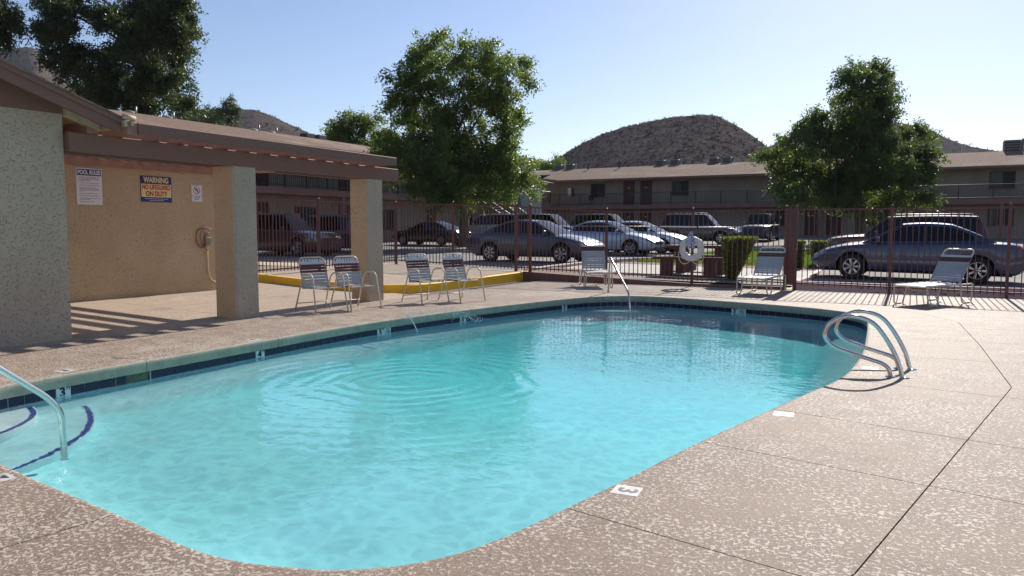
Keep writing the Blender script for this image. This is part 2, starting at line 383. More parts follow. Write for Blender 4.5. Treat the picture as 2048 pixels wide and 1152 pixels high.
# ------------------------------------------------------------------ pool outline (site frame u, v), read off the coping edge
CTRL = [(2.21,2.85),(2.30,3.60),(2.40,4.55),(2.53,5.50),(2.72,6.45),(3.00,7.10),(3.45,7.44),(4.10,7.53),(5.22,7.57),(6.82,7.62),(8.2,7.66),(9.34,7.62),(10.93,7.42),(12.4,7.13),(13.7,6.82),(14.66,6.47),(15.25,5.98),(15.45,5.40),(15.36,4.55),(15.15,3.66),(14.85,2.55),(14.50,1.75),(14.05,1.27),(13.4,1.03),(12.4,0.93),(11.2,0.85),(9.9,0.78),(8.9,0.77),(7.87,0.83),(6.66,1.08),(5.06,1.40),(4.2,1.54),(3.49,1.665),(3.02,1.76),(2.70,1.88),(2.45,2.09),(2.29,2.40)]
def catmull(P, n=8, closed=True):
    out = []; k = len(P)
    for i in range(k):
        p0, p1, p2, p3 = (Vector(P[(i + d) % k]) for d in (-1, 0, 1, 2))
        for j in range(n):
            t = j / n
            out.append(0.5 * ((2 * p1) + (p2 - p0) * t + (2 * p0 - 5 * p1 + 4 * p2 - p3) * t * t + (3 * p1 - p0 - 3 * p2 + p3) * t ** 3))
    return out
RING = [Vector((-p.y, p.x)) for p in catmull([Vector(c) for c in CTRL], 8)]      # world x, y
NR = len(RING)
_area = sum(RING[i].x * RING[(i + 1) % NR].y - RING[(i + 1) % NR].x * RING[i].y for i in range(NR))
SGN = 1.0 if _area > 0 else -1.0
NORM = []
for i in range(NR):
    t = (RING[(i + 2) % NR] - RING[i - 2]).normalized(); NORM.append(Vector((t.y, -t.x)) * SGN)     # outward
def off(i, d): return RING[i % NR] + NORM[i % NR] * d
CEN = sum(RING, Vector((0, 0))) / NR
WZ = -0.205                                                                    # water level
JW = 0.004                                                                      # half joint

def nearest(u, v):
    p = Vector((-v, u)); return min(range(NR), key=lambda i: (RING[i] - p).length)

OPOLY = [Vector((-v, u)) for u, v in [(8.2,-.60),(11.0,-.45),(13.6,-.25),(15.7,.9),(16.8,3.4),(16.9,5.9),(15.7,7.7),(12.5,8.65),(9.4,9.06),(5.0,9.04),(2.6,8.6),(1.55,7.2),(1.12,4.5),(1.0,2.4),(1.6,.95),(3.39,.27)]]
def to_outer(i):
    """where the square line out from the coping meets the outer joint"""
    p, d = RING[i], NORM[i]; best = 9.0
    for a, c in zip(OPOLY, OPOLY[1:] + OPOLY[:1]):
        e = c - a; den = d.x * e.y - d.y * e.x
        if abs(den) < 1e-9: continue
        w = a - p; t = (w.x * e.y - w.y * e.x) / den; q = (w.x * d.y - w.y * d.x) / den
        if 0 <= q <= 1 and 0 < t < best: best = t
    return best
OUT_D = [to_outer(i) for i in range(NR)]
OUTER = [off(i, OUT_D[i]) for i in range(NR)]

cuts_uv = [(7.87,.83),(6.3,1.15),(5.06,1.40),(3.49,1.665),(2.28,3.58),(2.53,5.5),(3.0,7.1),(5.22,7.57),(7.24,7.65),(9.45,7.62),(11.5,7.3),(13.3,6.92),(15.0,6.2),(15.36,4.6),(14.95,2.9),(14.2,1.4),(12.7,.95),(11.2,.85),(9.6,.78)]
CUTS = sorted(set(nearest(*c) for c in cuts_uv))
pool_deck = thing("pool_deck", (0, 0, 0), None, None); pool_deck["kind"] = "structure"

def ring_slab(i0, i1):
    """one poured panel beside the pool: rounded painted nosing towards the water, saw joints at its ends"""
    idx = list(range(i0, (i1 if i1 > i0 else i1 + NR) + 1)); n = len(idx)
    prof = [(0.040, 0.0), (0.016, -0.003), (0.005, -0.012), (0.0, -0.030), (0.0, -0.118), (0.012, -0.130), (0.05, -0.130)]
    b = MB(); vs = []
    def shift(k, p):
        # pull the end sections in by half a joint
        if k == 0: t = (RING[idx[1] % NR] - RING[idx[0] % NR]).normalized(); return p + t * JW
        if k == n - 1: t = (RING[idx[-2] % NR] - RING[idx[-1] % NR]).normalized(); return p + t * JW
        return p
    def outp(k):
        i = idx[k] % NR; return shift(k, OUTER[i] - NORM[i] * JW)
    for k in range(n):
        for d, z in prof:
            p = shift(k, off(idx[k], d)); vs.append((p.x, p.y, z))
    m = len(prof); fs = []
    for k in range(n - 1):
        for j in range(m - 1):
            fs.append((k * m + j, (k + 1) * m + j, (k + 1) * m + j + 1, k * m + j + 1)) if SGN < 0 else fs.append((k * m + j, k * m + j + 1, (k + 1) * m + j + 1, (k + 1) * m + j))
    b.add(vs, fs[:], 1, True)
    for q in range(len(b.m)):
        if q % (m - 1) < 1: b.m[q] = 0
    # top sheet and outer + end sides
    inn = [shift(k, off(idx[k], prof[0][0])) for k in range(n)]; ou = [outp(k) for k in range(n)]
    for k in range(n - 1):
        q = [inn[k], ou[k], ou[k + 1], inn[k + 1]]
        if SGN < 0: q.reverse()
        b.add([(p.x, p.y, 0) for p in q], [(0, 1, 2, 3)], 0)
        a, c = ou[k], ou[k + 1]
        b.add([(a.x, a.y, 0), (c.x, c.y, 0), (c.x, c.y, -.05), (a.x, a.y, -.05)], [(0, 1, 2, 3)], 0)
    for k in (0, n - 1):
        a, c = inn[k], ou[k]
        b.add([(a.x, a.y, 0), (c.x, c.y, 0), (c.x, c.y, -.05), (a.x, a.y, -.05)], [(0, 1, 2, 3)], 0)
        pr = [shift(k, off(idx[k], d)) for d, z in prof]
        b.add([(pr[j].x, pr[j].y, prof[j][1]) for j in range(m)], [tuple(range(m))], 1)
    return b.build("deck_slab", [M_['deck'], M_['coping']], pool_deck)
for a, c in zip(CUTS, CUTS[1:] + CUTS[:1]): ring_slab(a, c)

# outer panels: from the ring joint out to the fence line and beyond the frame
U0, U1, V0, V1 = -9.0, 18.62, -9.0, 9.62
rect = [(-V1, U0), (-V0, U0), (-V0, U1), (-V1, U1)]
def hit(p, d):
    best = 1e9
    for lo, hi, a, b_ in ((-V1, -V0, p.x, d.x), (U0, U1, p.y, d.y)):
        if abs(b_) > 1e-6: best = min(best, ((hi if b_ > 0 else lo) - a) / b_)
    return p + d * best
ocuts = [nearest(*c) for c in [(7.87,.83),(6.3,1.15),(5.06,1.40),(3.49,1.665),(2.28,3.58),(3.0,7.1),(7.24,7.65),(11.5,7.3),(15.0,6.2),(15.36,4.6),(14.95,2.9),(14.2,1.4),(12.7,.95),(11.2,.85),(9.6,.78)]]
ocuts = sorted(set(ocuts))
def rect_pos(p):                                                               # perimeter position, counter-clockwise
    if abs(p.y - U0) < 1e-4: return p.x + V1
    if abs(p.x + V0) < 1e-4: return (V1 - V0) + p.y - U0
    if abs(p.y - U1) < 1e-4: return (V1 - V0) + (U1 - U0) + (-V0 - p.x)
    return 2 * (V1 - V0) + (U1 - U0) + (U1 - p.y)
PER = 2 * (V1 - V0) + 2 * (U1 - U0)
cpos = [(rect_pos(Vector(c)), Vector(c)) for c in rect]
for a, c in zip(ocuts, ocuts[1:] + ocuts[:1]):
    idx = list(range(a, (c if c > a else c + NR) + 1))
    if SGN > 0: idx = idx                                                      # ring runs counter-clockwise
    inner = [OUTER[i % NR] + NORM[i % NR] * JW for i in idx]
    ta = (RING[(idx[0] + 1) % NR] - RING[idx[0] % NR]).normalized(); tc_ = (RING[(idx[-1] - 1) % NR] - RING[idx[-1] % NR]).normalized()
    inner[0] = inner[0] + ta * JW; inner[-1] = inner[-1] + tc_ * JW
    h0 = hit(inner[0], NORM[idx[0] % NR]); h1 = hit(inner[-1], NORM[idx[-1] % NR])
    s0, s1 = rect_pos(h0), rect_pos(h1)
    if SGN > 0:
        if s1 < s0: s1 += PER
        mids = sorted([(q + k * PER, p) for q, p in cpos for k in (0, 1) if s0 < q + k * PER < s1], key=lambda t: t[0])
    else:
        if s0 < s1: s0 += PER
        mids = sorted([(q + k * PER, p) for q, p in cpos for k in (0, 1) if s1 < q + k * PER < s0], key=lambda t: -t[0])
    poly = inner[::-1] + [h0] + [p for _, p in mids] + [h1]
    if sum(poly[i].x * poly[(i + 1) % len(poly)].y - poly[(i + 1) % len(poly)].x * poly[i].y for i in range(len(poly))) < 0: poly.reverse()
    MB().prism([(p.x, p.y) for p in poly], -0.05, 0.0).build("deck_slab", M_['deck'], pool_deck)

# dirt that shows in the joints
b = MB()
vs = []; fs = []
for i in range(NR):
    p = off(i, 0.03); h = hit(off(i, 0.0), NORM[i]); vs += [(p.x, p.y, -0.011), (h.x, h.y, -0.011)]
for i in range(NR):
    j = (i + 1) % NR; fs.append((2 * i, 2 * i + 1, 2 * j + 1, 2 * j))
b.add(vs, fs).build("joint_fill", M_['subgrade'], pool_deck)

# ------------------------------------------------------------------ basin, steps, waterline tiles
basin = thing("pool_basin", (0, 0, 0), None, None); basin["kind"] = "structure"
def depth(u): return 0.74 + 0.60 * math.exp(-((u - 9.6) / 3.6) ** 2)
b = MB(); vs = []; lev = [(0.02, -0.125), (0.02, -0.52), (-0.10, -0.72), (-0.42, -0.88)]
for i in range(NR):
    for d, z in lev: p = off(i, d); vs.append((p.x, p.y, z))
fs = [(i * 4 + k, ((i + 1) % NR) * 4 + k, ((i + 1) % NR) * 4 + k + 1, i * 4 + k + 1) for i in range(NR) for k in range(3)]
o = len(vs); K = 14
for k in range(1, K + 1):
    s = 1 - k / (K + 1)
    for i in range(NR):
        p = CEN + (off(i, -0.42) - CEN) * s
        vs.append((p.x, p.y, WZ - depth(p.y) * min(1.0, 0.92 + 0.1 * k)))
for i in range(NR):
    j = (i + 1) % NR
    fs.append((i * 4 + 3, j * 4 + 3, o + j, o + i))
    for k in range(K - 1): fs.append((o + k * NR + i, o + k * NR + j, o + (k + 1) * NR + j, o + (k + 1) * NR + i))
vs.append((CEN.x, CEN.y, WZ - depth(CEN.y))); c_ = len(vs) - 1
for i in range(NR): fs.append((o + (K - 1) * NR + i, o + (K - 1) * NR + (i + 1) % NR, c_))
b.add(vs, fs, 0, True).build("basin_shell", M_['plaster'], basin)

def arc_pts(P, n=7): return catmull([P[0]] + P + [P[-1]], n, False)[n:-2 * n] if False else [Vector(p) for p in P]
def spline(P, n=8):
    Q = [Vector(P[0]) * 2 - Vector(P[1])] + [Vector(p) for p in P] + [Vector(P[-1]) * 2 - Vector(P[-2])]; out = []
    for i in range(1, len(Q) - 2):
        p0, p1, p2, p3 = Q[i - 1:i + 3]
        for j in range(n):
            t = j / n; out.append(0.5 * ((2 * p1) + (p2 - p0) * t + (2 * p0 - 5 * p1 + 4 * p2 - p3) * t * t + (3 * p1 - p0 - 3 * p2 + p3) * t ** 3))
    out.append(Q[-2]); return out
def step(edge, corner, ztop, name):
    """curved entry step with a strip of small navy tiles along its nose"""
    e = spline(edge, 10)
    poly = [(-p.y, p.x) for p in e] + [(-c[1], c[0]) for c in corner]
    if sum(poly[i][0] * poly[(i + 1) % len(poly)][1] - poly[(i + 1) % len(poly)][0] * poly[i][1] for i in range(len(poly))) < 0: poly.reverse()
    st = MB().prism(poly, -1.3, ztop).build(name, M_['plaster'], basin)
    tl = MB(); L = 0.0; pts = [Vector((-p.y, p.x)) for p in e]; ce = Vector((-corner[0][1], corner[0][0]))
    for a, c in zip(pts, pts[1:]):
        d = (c - a); k = max(1, round(d.length / 0.052))
        for q in range(k):
            m0, m1 = a + d * (q + 0.06) / k, a + d * (q + 0.94) / k
            n = Vector((-d.y, d.x)).normalized()
            if (ce - m0).dot(n) < 0: n = -n
            cs = [m0 + n * 0.012, m1 + n * 0.012, m1 + n * 0.058, m0 + n * 0.058]
            if (cs[1] - cs[0]).cross(cs[2] - cs[1]) < 0: cs.reverse()
            tl.prism([(p.x, p.y) for p in cs], ztop - 0.004, ztop + 0.004)
    tl.build("nose_tiles", M_['step_tile'], st, kind="stuff")
step([(4.02, 7.62), (3.86, 7.22), (3.60, 6.93), (3.24, 6.74), (2.62, 6.62)], [(2.4, 6.9), (2.7, 7.5), (3.3, 7.66)], -0.44, "entry_step")
step([(4.50, 7.66), (4.34, 7.15), (3.96, 6.56), (3.52, 6.20), (3.05, 5.98), (2.40, 5.84)], [(2.4, 6.9), (2.7, 7.5), (3.3, 7.66)], -0.74, "entry_step")
step([(14.3, 6.65), (14.25, 6.1), (14.5, 5.5), (14.95, 5.15), (15.5, 5.0)], [(15.7, 5.6), (15.4, 6.2), (14.8, 6.6)], -0.50, "entry_step")

# waterline tiles, one by one, with white marker tiles where the photograph shows them
tile_me = MB().bev(-0.0735, 0.0735, -0.006, 0.006, -0.075, 0.075, 0.003).mesh("tile", M_['tile'])
white_me = MB().bev(-0.0735, 0.0735, -0.007, 0.007, -0.075, 0.075, 0.003).mesh("marker_tile", M_['tile_white'])
seg = [(RING[(i + 1) % NR] - RING[i]).length for i in range(NR)]; TOT = sum(seg); NT = round(TOT / 0.152)
cum = np.concatenate([[0], np.cumsum(seg)])
marks = {}
for u, v, txt in [(4.33,7.53,"3"),(6.86,7.6,"4"),(9.30,7.6,"5"),(11.23,7.36,"4"),(14.09,6.70,"3"),(15.10,3.5,"3")]:
    k = int(round((cum[nearest(u, v)]) / TOT * NT)) % NT; marks[k] = txt
    if txt in ("5",) or (u > 15): marks[k + (1 if SGN < 0 else -1)] = "no"
skim_k = int(round(cum[nearest(5.12, 7.55)] / TOT * NT))
for k in range(NT):
    if k in (skim_k, skim_k + 1): continue
    s = (k + 0.0) / NT * TOT; i = int(np.searchsorted(cum, s, side='right') - 1) % NR; f_ = (s - cum[i]) / seg[i]
    p = RING[i].lerp(RING[(i + 1) % NR], f_) + NORM[i] * 0.018
    ang = math.atan2(NORM[i].y, NORM[i].x) - math.pi / 2
    mk = marks.get(k)
    t = share("marker_tile" if mk else "tile", white_me if mk else tile_me, basin, (p.x, p.y, -0.208), (0, 0, ang))
    if mk:
        Mt = Matrix.Translation((0, -0.0085, 0.028)) @ Matrix.Rotation(R(90), 4, 'X')
        if mk == "no":
            ringm = MB(); ringm.tube([(0.042 * math.cos(a / 12 * math.pi), -0.008, 0.025 + 0.042 * math.sin(a / 12 * math.pi)) for a in range(24)], 0.005, 4, True)
            ringm.obox((0, -0.008, 0.025), (0.084, 0.004, 0.009), Matrix.Rotation(R(45), 3, 'Y')); ringm.obox((0.004, -0.008, 0.022), (0.05, 0.004, 0.008), Matrix.Rotation(R(-25), 3, 'Y'))
            ringm.build("no_diving_mark", M_['black'], t, world=False)
        else:
            text(mk, 0.125, M_['black'], t, Matrix.Translation((-0.012, 0, 0)) @ Mt, "depth_number", 0.006)
            text("FT", 0.04, M_['black'], t, Matrix.Translation((0.05, 0, 0.03)) @ Mt, "depth_unit", 0.001)
# skimmer mouth between the tiles
i = nearest(5.12, 7.55); p = off(i, 0.03); ang = math.atan2(NORM[i].y, NORM[i].x) - math.pi / 2
sk = MB(); sk.box(-.20, .20, -0.02, -0.012, -.085, -.075); sk.box(-.20, .20, -0.012, 0.0, -.09, .078); sk.box(-.21, -.195, -.02, 0, -.09, .078); sk.box(.195, .21, -.02, 0, -.09, .078)
o = sk.build("skimmer_mouth", mat("skimmer_dark", (0.05, 0.065, 0.04), 0.6, col2=(0.11, 0.13, 0.07), scale=12), basin, world=False); o.location = (p.x, p.y, -0.208); o.rotation_euler = (0, 0, ang)

# ------------------------------------------------------------------ water
def water_mat():
    m = bpy.data.materials.new("pool_water"); m.use_nodes = True; nt = m.node_tree; L = nt.links.new
    nt.nodes.remove(nt.nodes["Principled BSDF"])
    tc = nd(nt, "ShaderNodeTexCoord")
    def noise(sc, det, mp=(1, 1, 1), dist=0.0):
        q = nd(nt, "ShaderNodeMapping"); q.inputs["Scale"].default_value = mp; L(tc.outputs["Object"], q.inputs[0])
        n = nd(nt, "ShaderNodeTexNoise"); n.inputs["Scale"].default_value = sc; n.inputs["Detail"].default_value = det; n.inputs["Distortion"].default_value = dist
        L(q.outputs[0], n.inputs["Vector"]); return n.outputs[0]
    def mth(op, *a):
        q = nd(nt, "ShaderNodeMath", operation=op)
        for i, x in enumerate(a):
            if isinstance(x, (int, float)): q.inputs[i].default_value = x
            else: L(x, q.inputs[i])
        return q.outputs[0]
    def rings(x, y, freq, fall, r0):
        q = nd(nt, "ShaderNodeVectorMath", operation='DISTANCE'); L(tc.outputs["Object"], q.inputs[0]); q.inputs[1].default_value = (x, y, 0)
        d = mth('ADD', q.outputs["Value"], mth('MULTIPLY', noise(1.1, 3), 0.42))
        env = mth('POWER', 2.718, mth('MULTIPLY', mth('ABSOLUTE', mth('SUBTRACT', d, r0)), -fall))
        return mth('MULTIPLY', mth('SINE', mth('MULTIPLY', d, freq)), env)
    h = mth('ADD', mth('MULTIPLY', noise(1.3, 2, (1, 1, 1), 0.5), 0.007), mth('MULTIPLY', noise(6.0, 2, (1.0, 1.4, 1), 0.5), 0.0032))
    h = mth('ADD', h, mth('MULTIPLY', noise(17, 2), 0.0009))
    h = mth('ADD', h, mth('MULTIPLY', rings(-5.0, 6.5, 27.0, 1.1, 0.8), 0.0036))
    h = mth('ADD', h, mth('MULTIPLY', rings(-6.7, 9.3, 32.0, 1.6, 0.2), 0.0045))
    h = mth('ADD', h, mth('MULTIPLY', rings(-5.91, 3.34, 75.0, 3.0, 0.1), 0.0014))
    bm = nd(nt, "ShaderNodeBump"); bm.inputs["Strength"].default_value = 1.0; bm.inputs["Distance"].default_value = 1.0
    L(h, bm.inputs["Height"])
    g = nd(nt, "ShaderNodeBsdfGlass"); g.inputs["IOR"].default_value = 1.333; g.inputs["Roughness"].default_value = 0.0
    L(bm.outputs[0], g.inputs["Normal"])
    # from above: a rippled refracting and mirroring surface; its underside lets the daylight straight down to the basin
    geo = nd(nt, "ShaderNodeNewGeometry"); tr = nd(nt, "ShaderNodeBsdfTransparent"); mx = nd(nt, "ShaderNodeMixShader")
    # caustic lines are painted into the underside's transmission colour as a warped cell-edge pattern
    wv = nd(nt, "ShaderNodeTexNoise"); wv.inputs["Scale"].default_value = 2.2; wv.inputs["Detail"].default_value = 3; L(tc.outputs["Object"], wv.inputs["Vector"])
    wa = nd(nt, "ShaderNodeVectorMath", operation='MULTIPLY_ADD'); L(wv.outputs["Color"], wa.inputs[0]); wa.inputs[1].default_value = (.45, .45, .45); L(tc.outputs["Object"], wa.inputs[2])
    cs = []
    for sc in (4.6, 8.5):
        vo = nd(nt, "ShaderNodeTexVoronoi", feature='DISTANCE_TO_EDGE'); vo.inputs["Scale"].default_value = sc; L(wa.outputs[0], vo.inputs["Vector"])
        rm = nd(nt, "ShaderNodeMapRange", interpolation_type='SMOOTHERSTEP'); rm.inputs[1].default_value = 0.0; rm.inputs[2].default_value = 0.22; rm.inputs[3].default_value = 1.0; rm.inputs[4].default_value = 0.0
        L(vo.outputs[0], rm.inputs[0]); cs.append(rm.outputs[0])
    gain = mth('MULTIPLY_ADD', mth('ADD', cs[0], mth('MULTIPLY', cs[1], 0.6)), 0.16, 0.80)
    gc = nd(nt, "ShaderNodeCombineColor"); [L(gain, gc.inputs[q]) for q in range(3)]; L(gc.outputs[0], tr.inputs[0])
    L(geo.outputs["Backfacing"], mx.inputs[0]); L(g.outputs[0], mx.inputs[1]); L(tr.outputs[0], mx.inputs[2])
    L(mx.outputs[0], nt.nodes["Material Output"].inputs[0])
    v = nd(nt, "ShaderNodeVolumeAbsorption"); v.inputs["Color"].default_value = (0.0, 0.865, 0.89, 1); v.inputs["Density"].default_value = 0.47
    L(v.outputs[0], nt.nodes["Material Output"].inputs["Volume"])
    return m
wm = MB(); wp = [off(i, 0.016) for i in range(NR)]
if SGN < 0: wp = wp[::-1]
wm.prism([(p.x, p.y) for p in wp], -2.2, WZ)
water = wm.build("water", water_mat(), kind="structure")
# ------------------------------------------------------------------ ground beyond the deck
def lotz(u, v):
    d = 0.870 * u + 0.492 * v
    return float(np.interp(d, [0, 17, 20, 25.5, 36, 44, 62, 300], [.06, .06, .12, .26, .30, .45, .85, 1.2]))
def sheet(name, u0, u1, v0, v1, fz, nu, nv, m, kind="structure", smooth=True):
    b = MB(); vs = []; fs = []
    for i in range(nu + 1):
        for j in range(nv + 1):
            u = u0 + (u1 - u0) * i / nu; v = v0 + (v1 - v0) * j / nv; vs.append(W(u, v, fz(u, v)))
    for i in range(nu):
        for j in range(nv):
            a = i * (nv + 1) + j; fs.append((a, a + nv + 1, a + nv + 2, a + 1)) if False else fs.append((a, a + 1, a + nv + 2, a + nv + 1))
    fs = [f[::-1] for f in fs]
    b.add(vs, fs, 0, smooth)
    return b.build(name, m, kind=kind)
sheet("parking_lot", 18.95, 66, -40, 60, lambda u, v: lotz(u, v), 60, 60, M_['asphalt'])
b = MB()
hole = [W(-9, -9, -0.03), W(-9, 14.9, -0.03), W(18.95, 14.9, .03), W(18.95, -9, .0)]
far = 1500.0
ringq = [W(-9, -9), W(18.95, -9), W(18.95, -40), W(66, -40), W(66, 60), W(18.95, 60), W(18.95, 14.9), W(-9, 14.9)]
outq = [W(-far, -far), W(0, -far), W(10, -far), W(far, -far), W(far, far), W(10, far), W(0, far), W(-far, far)]
zz = [-.06, -.02, .0, .6, 1.0, .15, .15, -.03]
vs = [(p[0], p[1], z) for p, z in zip(ringq, zz)] + [(p[0], p[1], 1.0) for p in outq]
b.add(vs, [(i, 8 + i, 8 + (i + 1) % 8, (i + 1) % 8) for i in range(8)])
b.build("desert_ground", M_['desert'], kind="structure")

# sheltered floor under the pergola, with a slight fall towards the pool, and its joints
def flz(v): return max(0.0, (v - 9.65) * 0.0235)
shelter = thing("shelter_floor", (0, 0, 0), None, None); shelter["kind"] = "structure"
for u0, u1 in ((-9, 3.0), (3.0, 5.9), (5.9, 8.55), (8.55, 11.1), (11.1, 13.25)):
    for v0, v1 in ((9.635, 11.9), (11.9, 14.9)):
        q = [W(u0 + .006, v0 + .006, flz(v0)), W(u0 + .006, v1 - .006, flz(v1)), W(u1 - .006, v1 - .006, flz(v1)), W(u1 - .006, v0 + .006, flz(v0))]
        MB().add(q + [(p[0], p[1], p[2] - .06) for p in q], [(3, 2, 1, 0)] + [(i, (i + 1) % 4, 4 + (i + 1) % 4, 4 + i) for i in range(4)]).build("deck_slab", M_['floor'], shelter)
b = MB(); b.add([W(-9, 9.6, -.03), W(-9, 14.9, .09), W(18.9, 14.9, .09), W(18.9, 9.6, -.03)], [(3, 2, 1, 0)]); b.build("joint_fill", M_['subgrade'], shelter)

# raised walkway behind the yellow kerb
def rz(u, v): return 0.16 + 0.012 * (u - 13.1) + 0.026 * (v - 10.2)
kp = [Vector(p) for p in [(19.0, 10.20), (17.3, 10.20), (15.4, 10.20), (14.3, 10.26), (13.65, 10.42), (13.22, 10.82), (13.06, 11.5), (13.06, 12.6), (13.2, 13.6), (13.5, 15.3)]]
ks = spline(kp, 6)
walk = thing("raised_walkway", (0, 0, 0), None, None); walk["kind"] = "structure"
def clipw(u0, u1, v0, v1):
    """panel of the walkway cut by the kerb line"""
    P = [(p.x + 0.0, p.y + 0.0) for p in ks]
    poly = [(18.86, 10.2)] + [(max(p[0], 0), p[1]) for p in P if p[1] < 15.31] + [(18.86, 15.3)]
    def cl(poly, f):
        out = []
        for a, c in zip(poly, poly[1:] + poly[:1]):
            fa, fc = f(a), f(c)
            if fa >= 0: out.append(a)
            if (fa >= 0) != (fc >= 0): t = fa / (fa - fc); out.append((a[0] + (c[0] - a[0]) * t, a[1] + (c[1] - a[1]) * t))
        return out
    for f in (lambda p: p[0] - u0, lambda p: u1 - p[0], lambda p: p[1] - v0, lambda p: v1 - p[1]):
        poly = cl(poly, f)
        if len(poly) < 3: return None
    return poly
for u0, u1 in ((13.0, 14.95), (14.962, 16.9), (16.912, 18.85)):
    for v0, v1 in ((10.1, 12.3), (12.312, 15.3)):
        po = clipw(u0, u1, v0, v1)
        if not po: continue
        top = [W(p[0], p[1], rz(*p) - .004) for p in po]
        if sum(top[i][0] * top[(i + 1) % len(top)][1] - top[(i + 1) % len(top)][0] * top[i][1] for i in range(len(top))) < 0: top.reverse()
        n = len(top)
        MB().add(top + [(p[0], p[1], -.02) for p in top], [tuple(range(n))] + [(i, n + i, n + (i + 1) % n, (i + 1) % n) for i in range(n)]).build("deck_slab", M_['floor'], walk)
b = MB(); vs = []; m_ = 6
for k, p in enumerate(ks):
    a = ks[max(k - 1, 0)]; c = ks[min(k + 1, len(ks) - 1)]; t = (c - a).normalized(); n = Vector((-t.y, t.x))
    if n.x > 0 and abs(n.x) > abs(n.y) or n.y > 0 and abs(n.y) >= abs(n.x): n = -n
    zt = rz(p.x, p.y) + 0.012
    for d, z in ((0.02, -.02), (0.02, zt - .025), (0.0, zt), (-.11, zt), (-.13, zt - .008), (-.13, -.02)):
        q = p + n * d; vs.append(W(q.x, q.y, z))
b.add(vs, [(k * m_ + j, k * m_ + j + 1, (k + 1) * m_ + j + 1, (k + 1) * m_ + j) for k in range(len(ks) - 1) for j in range(m_ - 1)], 0, False)
b.add(vs[:m_], [tuple(range(m_))]); 
b.build("kerb", M_['yellow'], kind="structure")

# deck strip between pool deck panels and the fence kerb on the right, kerbs and beds beyond the fence
MB().ub(18.63, 18.9, -9, 3.3, -.05, -.003).build("fence_footing", M_['concrete'], kind="structure")
def kerbrun(name, pts, w, h0, m, zf):
    b = MB(); vs = []; P = [Vector(p) for p in pts]
    for k, p in enumerate(P):
        a = P[max(k - 1, 0)]; c = P[min(k + 1, len(P) - 1)]; t = (c - a).normalized(); n = Vector((-t.y, t.x))
        z = zf(p.x, p.y)
        for d, zz_ in ((w / 2, z - .3), (w / 2, z + h0 - .02), (w / 2 - .02, z + h0), (-w / 2 + .02, z + h0), (-w / 2, z + h0 - .02), (-w / 2, z - .3)):
            q = p + n * d; vs.append(W(q.x, q.y, zz_))
    for k in range(len(P) - 1):
        for j in range(5): b.add([vs[k * 6 + j], vs[k * 6 + j + 1], vs[(k + 1) * 6 + j + 1], vs[(k + 1) * 6 + j]], [(0, 1, 2, 3)])
    for k in (0, len(P) - 1): b.add(vs[k * 6:k * 6 + 6], [tuple(range(6))])
    return b.build(name, m, kind="structure")
kerbrun("lot_kerb", [(18.95, 3.05), (18.95, 0), (18.95, -4), (18.95, -9)], .16, .20, M_['kerb_pink'], lambda u, v: -.0)
kerbrun("lot_kerb", [(18.98, 3.0), (21.2, 3.0), (24.6, 3.2)], .15, .17, M_['kerb_pink'], lambda u, v: .04)
kerbrun("fence_kerb", [(18.70, 10.2), (18.70, 8.9), (18.70, 7.7), (18.70, 5.4), (18.70, 3.2)], .17, .0, M_['kerb_red'], lambda u, v: float(np.interp(v, [3, 5.4, 7.7, 8.9, 10.2], [.075, .07, .15, .19, .24])))
kerbrun("lot_kerb", [(18.98, 10.3), (20.5, 10.3), (24.0, 10.0), (25.5, 9.6), (26.2, 9.2)], .15, .12, M_['kerb_pink'], lambda u, v: lotz(u, v) + .01)
sheet("gravel_bed", 18.8, 20.6, 3.1, 10.2, lambda u, v: float(np.interp(v, [3, 6, 10.2], [.04, .06, .22])) + (u - 18.8) * .03, 4, 8, M_['gravel'])
sheet("footpath", 20.3, 23.6, 3.1, 10.1, lambda u, v: max(lotz(u, v) + .03, .13 + .012 * (v - 3)), 6, 8, M_['concrete'])
sheet("gravel_bed", 23.6, 24.9, 3.2, 9.6, lambda u, v: lotz(u, v) + .02, 3, 6, M_['gravel'])
sheet("lawn_ground", 24.9, 39.0, 3.2, 9.4, lambda u, v: lotz(u, v) + .03, 10, 6, M_['lawn'])
kerbrun("lot_kerb", [(24.7, 3.1), (30, 3.1), (39.1, 3.1), (39.2, 9.5)], .15, .10, M_['concrete'], lambda u, v: lotz(u, v) + .0)
# grass blades on the lawn, bunched: nobody could count them
n = 26000; gu = rng.uniform(24.95, 39, n); gv = rng.uniform(3.25, 9.35, n)
keep = rng.random(n) < np.clip(1.25 - (gu - 25) / 16, .25, 1); gu, gv = gu[keep], gv[keep]; n = len(gu)
gz = np.array([lotz(a, c) for a, c in zip(gu, gv)]) + .03
a = rng.uniform(0, 2 * np.pi, n); h = rng.uniform(.05, .11, n); w = rng.uniform(.012, .03, n); ln = rng.uniform(-.04, .04, (n, 2))
V3 = np.zeros((n, 3, 3)); V3[:, 0] = np.stack([-gv - np.cos(a) * w, gu - np.sin(a) * w, gz], 1); V3[:, 1] = np.stack([-gv + np.cos(a) * w, gu + np.sin(a) * w, gz], 1)
V3[:, 2] = np.stack([-gv + ln[:, 0], gu + ln[:, 1], gz + h], 1)
def raw_mesh(name, V, F, m):
    me = bpy.data.meshes.new(name); k = F.shape[1]
    me.vertices.add(len(V)); me.vertices.foreach_set("co", V.astype(np.float32).ravel())
    me.loops.add(F.size); me.loops.foreach_set("vertex_index", F.astype(np.int32).ravel())
    me.polygons.add(len(F)); me.polygons.foreach_set("loop_start", (np.arange(len(F)) * k).astype(np.int32))
    me.polygons.foreach_set("loop_total", np.full(len(F), k, np.int32)); me.materials.append(m); me.update(calc_edges=True)
    return me
